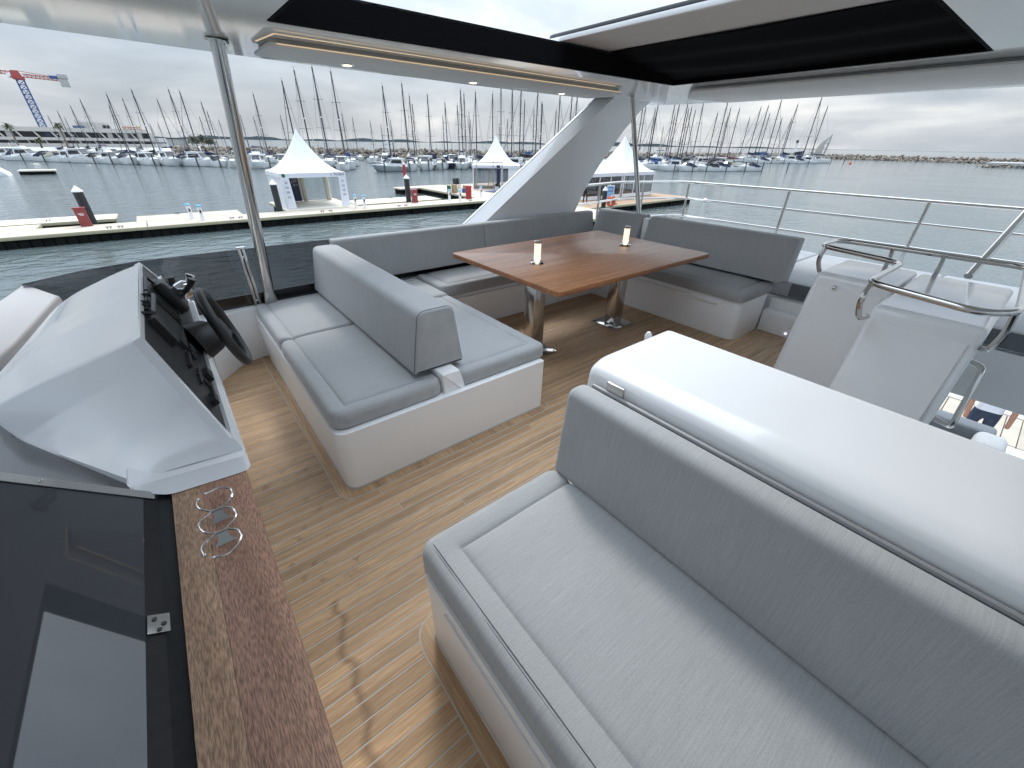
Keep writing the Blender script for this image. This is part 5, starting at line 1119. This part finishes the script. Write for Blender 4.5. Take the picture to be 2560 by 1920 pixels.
tag(bw, 'long breakwater of pale brown boulders beyond the moored boats', 'breakwater', kind='stuff')
core = build('breakwater_core', [loft([(a[0]*.999-4, a[1]-4, WZ-.5) for a in ((8, 178), (55, 158), (87, 142), (118, 121), (150, 117), (240, 118), (308, 110), (318, 96), (326, 60), (331, 20), (332, -60))]+[(340, -60, WZ-.5), (330, 112, WZ-.5), (240, 124, WZ-.5), (120, 128, WZ-.5), (58, 165, WZ-.5), (10, 184, WZ-.5)], [(a[0], a[1], WZ+.9) for a in ((8, 178), (55, 158), (87, 142), (118, 121), (150, 117), (240, 118), (308, 110), (318, 96), (326, 60), (331, 20), (332, -60))]+[(338, -60, WZ+.9), (328, 112, WZ+.9), (240, 123, WZ+.9), (120, 127, WZ+.9), (58, 164, WZ+.9), (10, 183, WZ+.9)])], 'rock'); tag(core, 'stone core of the breakwater', 'breakwater', kind='structure')
solo('stone_jetty', 'low stone jetty with pale top at the right edge', 'jetty', [prism([(249, 25), (252, 21), (256, -40), (275, -40), (275, 25)], 'z', WZ-.4, WZ+1.6, .1)], 'concrete', (255, 10, WZ))
m_ = Thing('sail_monument', 'pale sail-shaped concrete monument at the end of the breakwater', 'monument', (314, 102, .5)); m_.loc = (0, 0, 0); m_.root.rotation_euler[2] = R(-72)
m_.add('sail', [prism([(-3.2, -1.5), (-3.0, 1.0), (-2.2, 3.2), (-.9, 5.0), (1.1, 6.6), (2.2, 8.2), (2.3, 6.8), (1.25, 5.6), (.5, 3.6), (.3, -1.5)], 'y', -.5, .5, .08)], 'bld')
m_.add('mast_pillar', [prism([(1.2, -1.5), (2.0, -1.5), (2.55, 4), (2.6, 8.4), (2.1, 8.3), (1.75, 5)], 'y', -.45, .45, .06)], 'concrete'); m_.add('cross_tie', [box(.4, 1.5, -.3, .3, 1.2, 1.6), box(.7, 1.8, -.3, .3, 3.4, 3.8)], 'concrete')
m_ = Thing('harbour_light', 'small white harbour light with dark lantern', 'lighthouse', (309.5, 115, 0)); m_.loc = (0, 0, 0); m_.add('tower', [lathe([(.9, -2), (.6, 4.0), (.9, 4.1), (.9, 4.3)], (0, 0, 0), 12)], 'white'); m_.add('lantern', [lathe([(.7, 4.3), (.7, 5.4), (.85, 5.5), (.001, 6.0)], (0, 0, 0), 12)], 'pile')

# ---------------------------------------------------------------- far shore, quay, building, crane, palms
rows = [[], []]
for i in range(140):
    az = math.radians(100-i*100/139); d = 3600+500*math.sin(i*.13); x, y = d*math.cos(az), d*math.sin(az)
    hh = max(.0, 11+6*math.sin(i*.31)+4*math.sin(i*.9+1)+random.uniform(-2, 2.5))*(1 if i < 92 else max(.0, 1-(i-92)/26)); rows[0].append((x, y, WZ-2)); rows[1].append((x, y, WZ+hh+.3))
fs = build('far_shore', [grid(rows), grid([rows[1], [(x*1.3, y*1.3, z*.6) for x, y, z in rows[1]]])], 'land'); tag(fs, 'low shoreline on the horizon, coloured blue-grey for haze', 'shore', kind='structure')
qy = build('shore_quay', [prism([(-160, 190), (-60, 196), (10, 190), (26, 245), (36, 300), (-160, 420)], 'z', WZ-.5, WZ+1.15, .1)], 'concrete'); tag(qy, 'low quay carrying the long building at left', 'quay', kind='structure')
b_ = Thing('waterfront_building', 'long pale two-storey building with slanted columns on the left shore', 'building', (-20, 262, WZ+1.1)); b_.loc = (0, 0, 0)
bx0, bx1 = -45, 26
b_.add('core', [box(bx0, bx1-2, 2, 14, 0, 6.2)], 'bldwin'); b_.add('parapet', [prism([(bx0, 5.3), (bx1-2, 5.3), (bx1-2.5, 6.7), (bx0, 6.9)], 'y', 0, 1.0)], 'bld'); b_.add('balcony_band', [prism([(bx0, 2.35), (bx1+.3, 2.35), (bx1-.3, 3.35), (bx0, 3.35)], 'y', -.8, .6)], 'bld'); b_.add('base_wall', [box(bx0, bx1+2, -2, -1.6, 0, 1.3)], 'bld')
b_.add('roof', [box(bx0, bx1-2.2, 1, 14, 6.2, 6.5)], 'bld'); b_.add('end_wall', [prism([(bx1-2, 0), (bx1+3, 0), (bx1-1.2, 5.4), (bx1-2, 5.4)], 'y', .2, 12)], 'bld')
x = bx0
while x < bx1-3:
    b_.add('slanted_column', [prism([(x, 3.36), (x+.7, 3.36), (x-.4, 5.29), (x-1.0, 5.29)], 'y', .3, 1.0)], 'bld')
    for j in range(3): b_.add('window', [box(x+.9+j*1.35, x+2.1+j*1.35, 1.9, 1.99, 3.5, 5.1)], 'bldblue' if random.random() < .12 else 'bldwin')
    if random.random() < .55: b_.add('wall_bay', [box(x+1.2, x+2.9, .9, 1.6, 3.36, 5.25)], 'bld')
    b_.add('lower_column', [prism([(x+2, 0), (x+2.6, 0), (x+1.7, 2.34), (x+1.1, 2.34)], 'y', -.2, .4)], 'bld'); x += 4.9
ub = b_.add('roof_block', [prism([(2.2, 6.5), (12.6, 6.5), (12.1, 8.8), (1.5, 9.1)], 'y', 3, 10)], 'bld'); b_.add('block_window', [box(9.7, 10.8, 2.93, 2.99, 6.9, 8.0), box(11.0, 11.9, 2.93, 2.99, 6.9, 8.0)], 'bldwin', ub)
b_.add('roof_screen', [box(.5, 3.9, 1.2, 2.8, 6.55, 7.6)], 'bldblue'); b_.add('scaffold', [box(16, 22, 2, 2.2, 6.55, 7.0), box(16, 22, 2, 2.2, 7.3, 7.6)]+[box(16+i*.95, 16.25+i*.95, 2.25, 2.45, 6.5, 8.1) for i in range(7)], 'brick')
b2 = Thing('shore_shed', 'low grey shed beside the scrub on the left shore', 'building', (15.5, 301, WZ+1.1)); b2.loc = (0, 0, 0); b2.add('walls', [prism([(-4, 0), (4.2, 0), (3.8, 3.4), (-4, 3.4)], 'y', 0, 6)], 'concrete'); b2.add('roof', [box(-4.4, 4.1, -.4, 6.4, 3.41, 3.7)], 'pile')
def foliage(c, rad, n, m_, sz, rgx):
    out = []
    for i in range(n):
        a, e_, r_ = rgx.uniform(0, 6.28), rgx.uniform(-.3, 1.5), rgx.random()**.4
        q = Vector(c)+Vector((math.cos(a)*math.cos(e_)*rad[0], math.sin(a)*math.cos(e_)*rad[1], math.sin(e_)*rad[2]))*r_*(1+.2*math.sin(a*5))
        u = Vector((rgx.uniform(-1, 1), rgx.uniform(-1, 1), rgx.uniform(-1, 1))).normalized()*sz*rgx.uniform(.6, 1.4); w = u.cross(Vector((rgx.uniform(-1, 1), rgx.uniform(-1, 1), 1))).normalized()*sz*.6
        out.append(([tuple(q-u), tuple(q+w), tuple(q+u), tuple(q-w)], [[0, 1, 2, 3]]))
    return out
rgx = random.Random(31)
for (x, y, rx, h, lab) in ((22, 299, 3.2, 4.6, 'rounded dark scrub bush nearest the shed'), (26, 298, 3.0, 5.2, 'tallest dark scrub bush in the middle of its clump'), (29.5, 298, 2.6, 3.9, 'low scrub bush at the right end of its clump')):
    p = Thing('scrub_bush', lab, 'bush', (x, y, WZ+1.1), 'scrub bushes on the left shore'); p.loc = (0, 0, 0); p.add('crown', foliage((0, 0, h*.42), (rx, rx, h*.58), 900, 0, .28, rgx), 'bushleaf'); p.add('stem', [tube([(0, 0, 0), (.2, 0, h*.5)], .15, 6), tube([(0, 0, .2), (-.9, .3, h*.5)], .1, 5)], 'bark')
for (x, y, h, lab) in ((-21.5, 238.5, 8.6, 'tall palm tree in front of the building right of the crane'), (-34, 237, 7.8, 'palm tree at the far left by the building'), (-28.4, 238, 3.8, 'short young palm below the crane')):
    p = Thing('palm_tree', lab, 'palm', (x, y, WZ+1.1), 'palms on the left shore'); p.loc = (0, 0, 0); h -= 1.1
    p.add('trunk', [tube([(0, 0, 0), (.15, 0, h*.5), (.1, 0, h)], [.34, .27, .24], 8)], 'bark'); fr = []
    for i in range(34):
        a, e_, l_ = rgx.uniform(0, 6.28), rgx.uniform(-.7, 1.25), rgx.uniform(1.3, 1.9); d = Vector((math.cos(a), math.sin(a), 0)); pts = [Vector((.1, 0, h))+d*(l_*u*math.cos(e_*(1-.5*u)))+Vector((0, 0, l_*u*math.sin(e_)-u*u*.8)) for u in (0, .35, .7, 1)]; s_ = Vector((-d.y, d.x, 0))
        fr.append(grid([[tuple(q-s_*w), tuple(q+Vector((0, 0, .06))), tuple(q+s_*w)] for q, w in zip(pts, (.04, .28, .30, .05))]))
    p.add('crown', fr, 'leaf')
c_ = Thing('tower_crane', 'blue and red tower crane above the building at left', 'crane', (-32, 299, WZ+1.1)); c_.loc = (0, 0, 0)
def lattice(a, b, w, n, r_):
    a, b = Vector(a), Vector(b); d = (b-a).normalized(); u = d.cross(Vector((0, 1, 0)) if abs(d.y) < .9 else Vector((1, 0, 0))).normalized(); v = d.cross(u); out = []; cs = [(1, 1), (1, -1), (-1, -1), (-1, 1)]
    for (i, j) in cs: out.append(tube([a+(u*i+v*j)*w, b+(u*i+v*j)*w], r_, 5))
    for k_ in range(n):
        p0, p1 = a.lerp(b, k_/n), a.lerp(b, (k_+1)/n)
        for q in range(4):
            e0, e1 = cs[q], cs[(q+1) % 4]; out.append(tube([p0+(u*e0[0]+v*e0[1])*w, p1+(u*e1[0]+v*e1[1])*w], r_*.7, 4)); out.append(tube([p1+(u*e0[0]+v*e0[1])*w, p1+(u*e1[0]+v*e1[1])*w], r_*.6, 4))
    return out
HT = 24.2
c_.add('tower', lattice((0, 0, 0), (0, 0, HT), 1.15, 14, .16), 'craneblue'); c_.add('slewing_unit', [box(-1.9, 1.6, -1.3, 1.3, HT, HT+1.1, .1), loft([(-2.6, -1.0, HT+.6), (1.4, -1.0, HT+.6), (1.4, 1, HT+.6), (-2.6, 1, HT+.6)], [(-1.7, -.4, HT+3.2), (.6, -.4, HT+3.2), (.6, .4, HT+3.2), (-1.7, .4, HT+3.2)])], 'cranered')
c_.add('cab', [box(-3.3, -1.95, -.9, .6, HT+.2, HT+2.1, .15)], 'white'); c_.add('counter_jib', lattice((1.5, 0, HT+1.6), (14.0, 0, HT+1.0), .55, 10, .11), 'cranered'); c_.add('counter_jib_top', [tube([(0, 0, HT+3.2), (8, 0, HT+2.2), (14, 0, HT+1.9)], .10, 5)], 'cranered'); c_.add('jib', lattice((-2, 0, HT+2.2), (-34, 0, HT+3.2), .55, 24, .11), 'cranered')
c_.add('counterweight', [box(12.4, 15.3, -.8, .8, HT-1.6, HT+1.4, .05)], 'concrete'); c_.add('machinery', [box(9.6, 12.3, -.7, .7, HT+1.2, HT+2.3, .1)], 'craneblue'); c_.add('platform', [box(12.3, 15.6, -1, 1, HT+1.45, HT+3.0, .05)], 'concrete')
p = Thing('moored_catamaran', 'white twin sterns of a catamaran at the left edge', 'catamaran', (-19.0, 96, WZ)); p.loc = (0, 0, 0); p.root.rotation_euler[2] = R(-8)
for oy, ox in ((-1.8, .0), (2.4, 1.2)): p.add('stern_hull', [prism([(-16, -.3), (1.2+ox, -.3), (1.0+ox, .35), (.2+ox, 1.0), (-1.0+ox, 1.55), (-2.2+ox, 1.85), (-16, 1.95)], 'y', oy-.9, oy+.9, .18, 3)], 'hull')
p.add('bridgedeck', [box(-16, -2.4, -.9, 1.5, 1.2, 2.2, .1)], 'hull'); p.add('cabin', [prism([(-14, 2.2), (-3.2, 2.2), (-4.4, 3.8), (-13, 4.0)], 'y', -1.8, 2.0, .1)], 'bwin')
p = Thing('short_jetty', 'short dark jetty with pale edge beside the catamaran', 'jetty', (-13.5, 99.5, WZ)); p.loc = (0, 0, 0); p.add('piers', [box(-2.0, 1.7, -1.0, 1.0, -.3, .40)], 'skirt'); p.add('deck', [box(-2.1, 1.9, -1.15, 1.15, .405, .60, .02)], 'float')
p = Thing('offshore_boat', 'small white motor cruiser far out at sea', 'boat', (360, 825, WZ)); p.loc = (0, 0, 0); p.add('hull', [prism([(-8, 0), (7, 0), (9, 2.2), (-8, 1.8)], 'y', -2, 2, .2)], 'hull'); p.add('cabin', [box(-5, 3, -1.6, 1.6, 2.0, 4.6, .2)], 'hull'); p.add('mast', [tube([(-1, 0, 4.6), (-1, 0, 8)], .3, 6)], 'white')
solo('mooring_buoy', 'small orange buoy beyond the berth poles at right', 'buoy', [lathe([(.001, -.2), (.5, 0), (.45, .5), (.12, .8), (.08, 1.3), (.001, 1.35)], (0, 0, 0), 12)], 'orange').location = (222, 60.5, WZ)
solo('white_buoy', 'small round white buoy near the guard rail', 'buoy', [ball((0, 0, .12), .22, 12)], 'white').location = (46.5, 24.6, WZ)
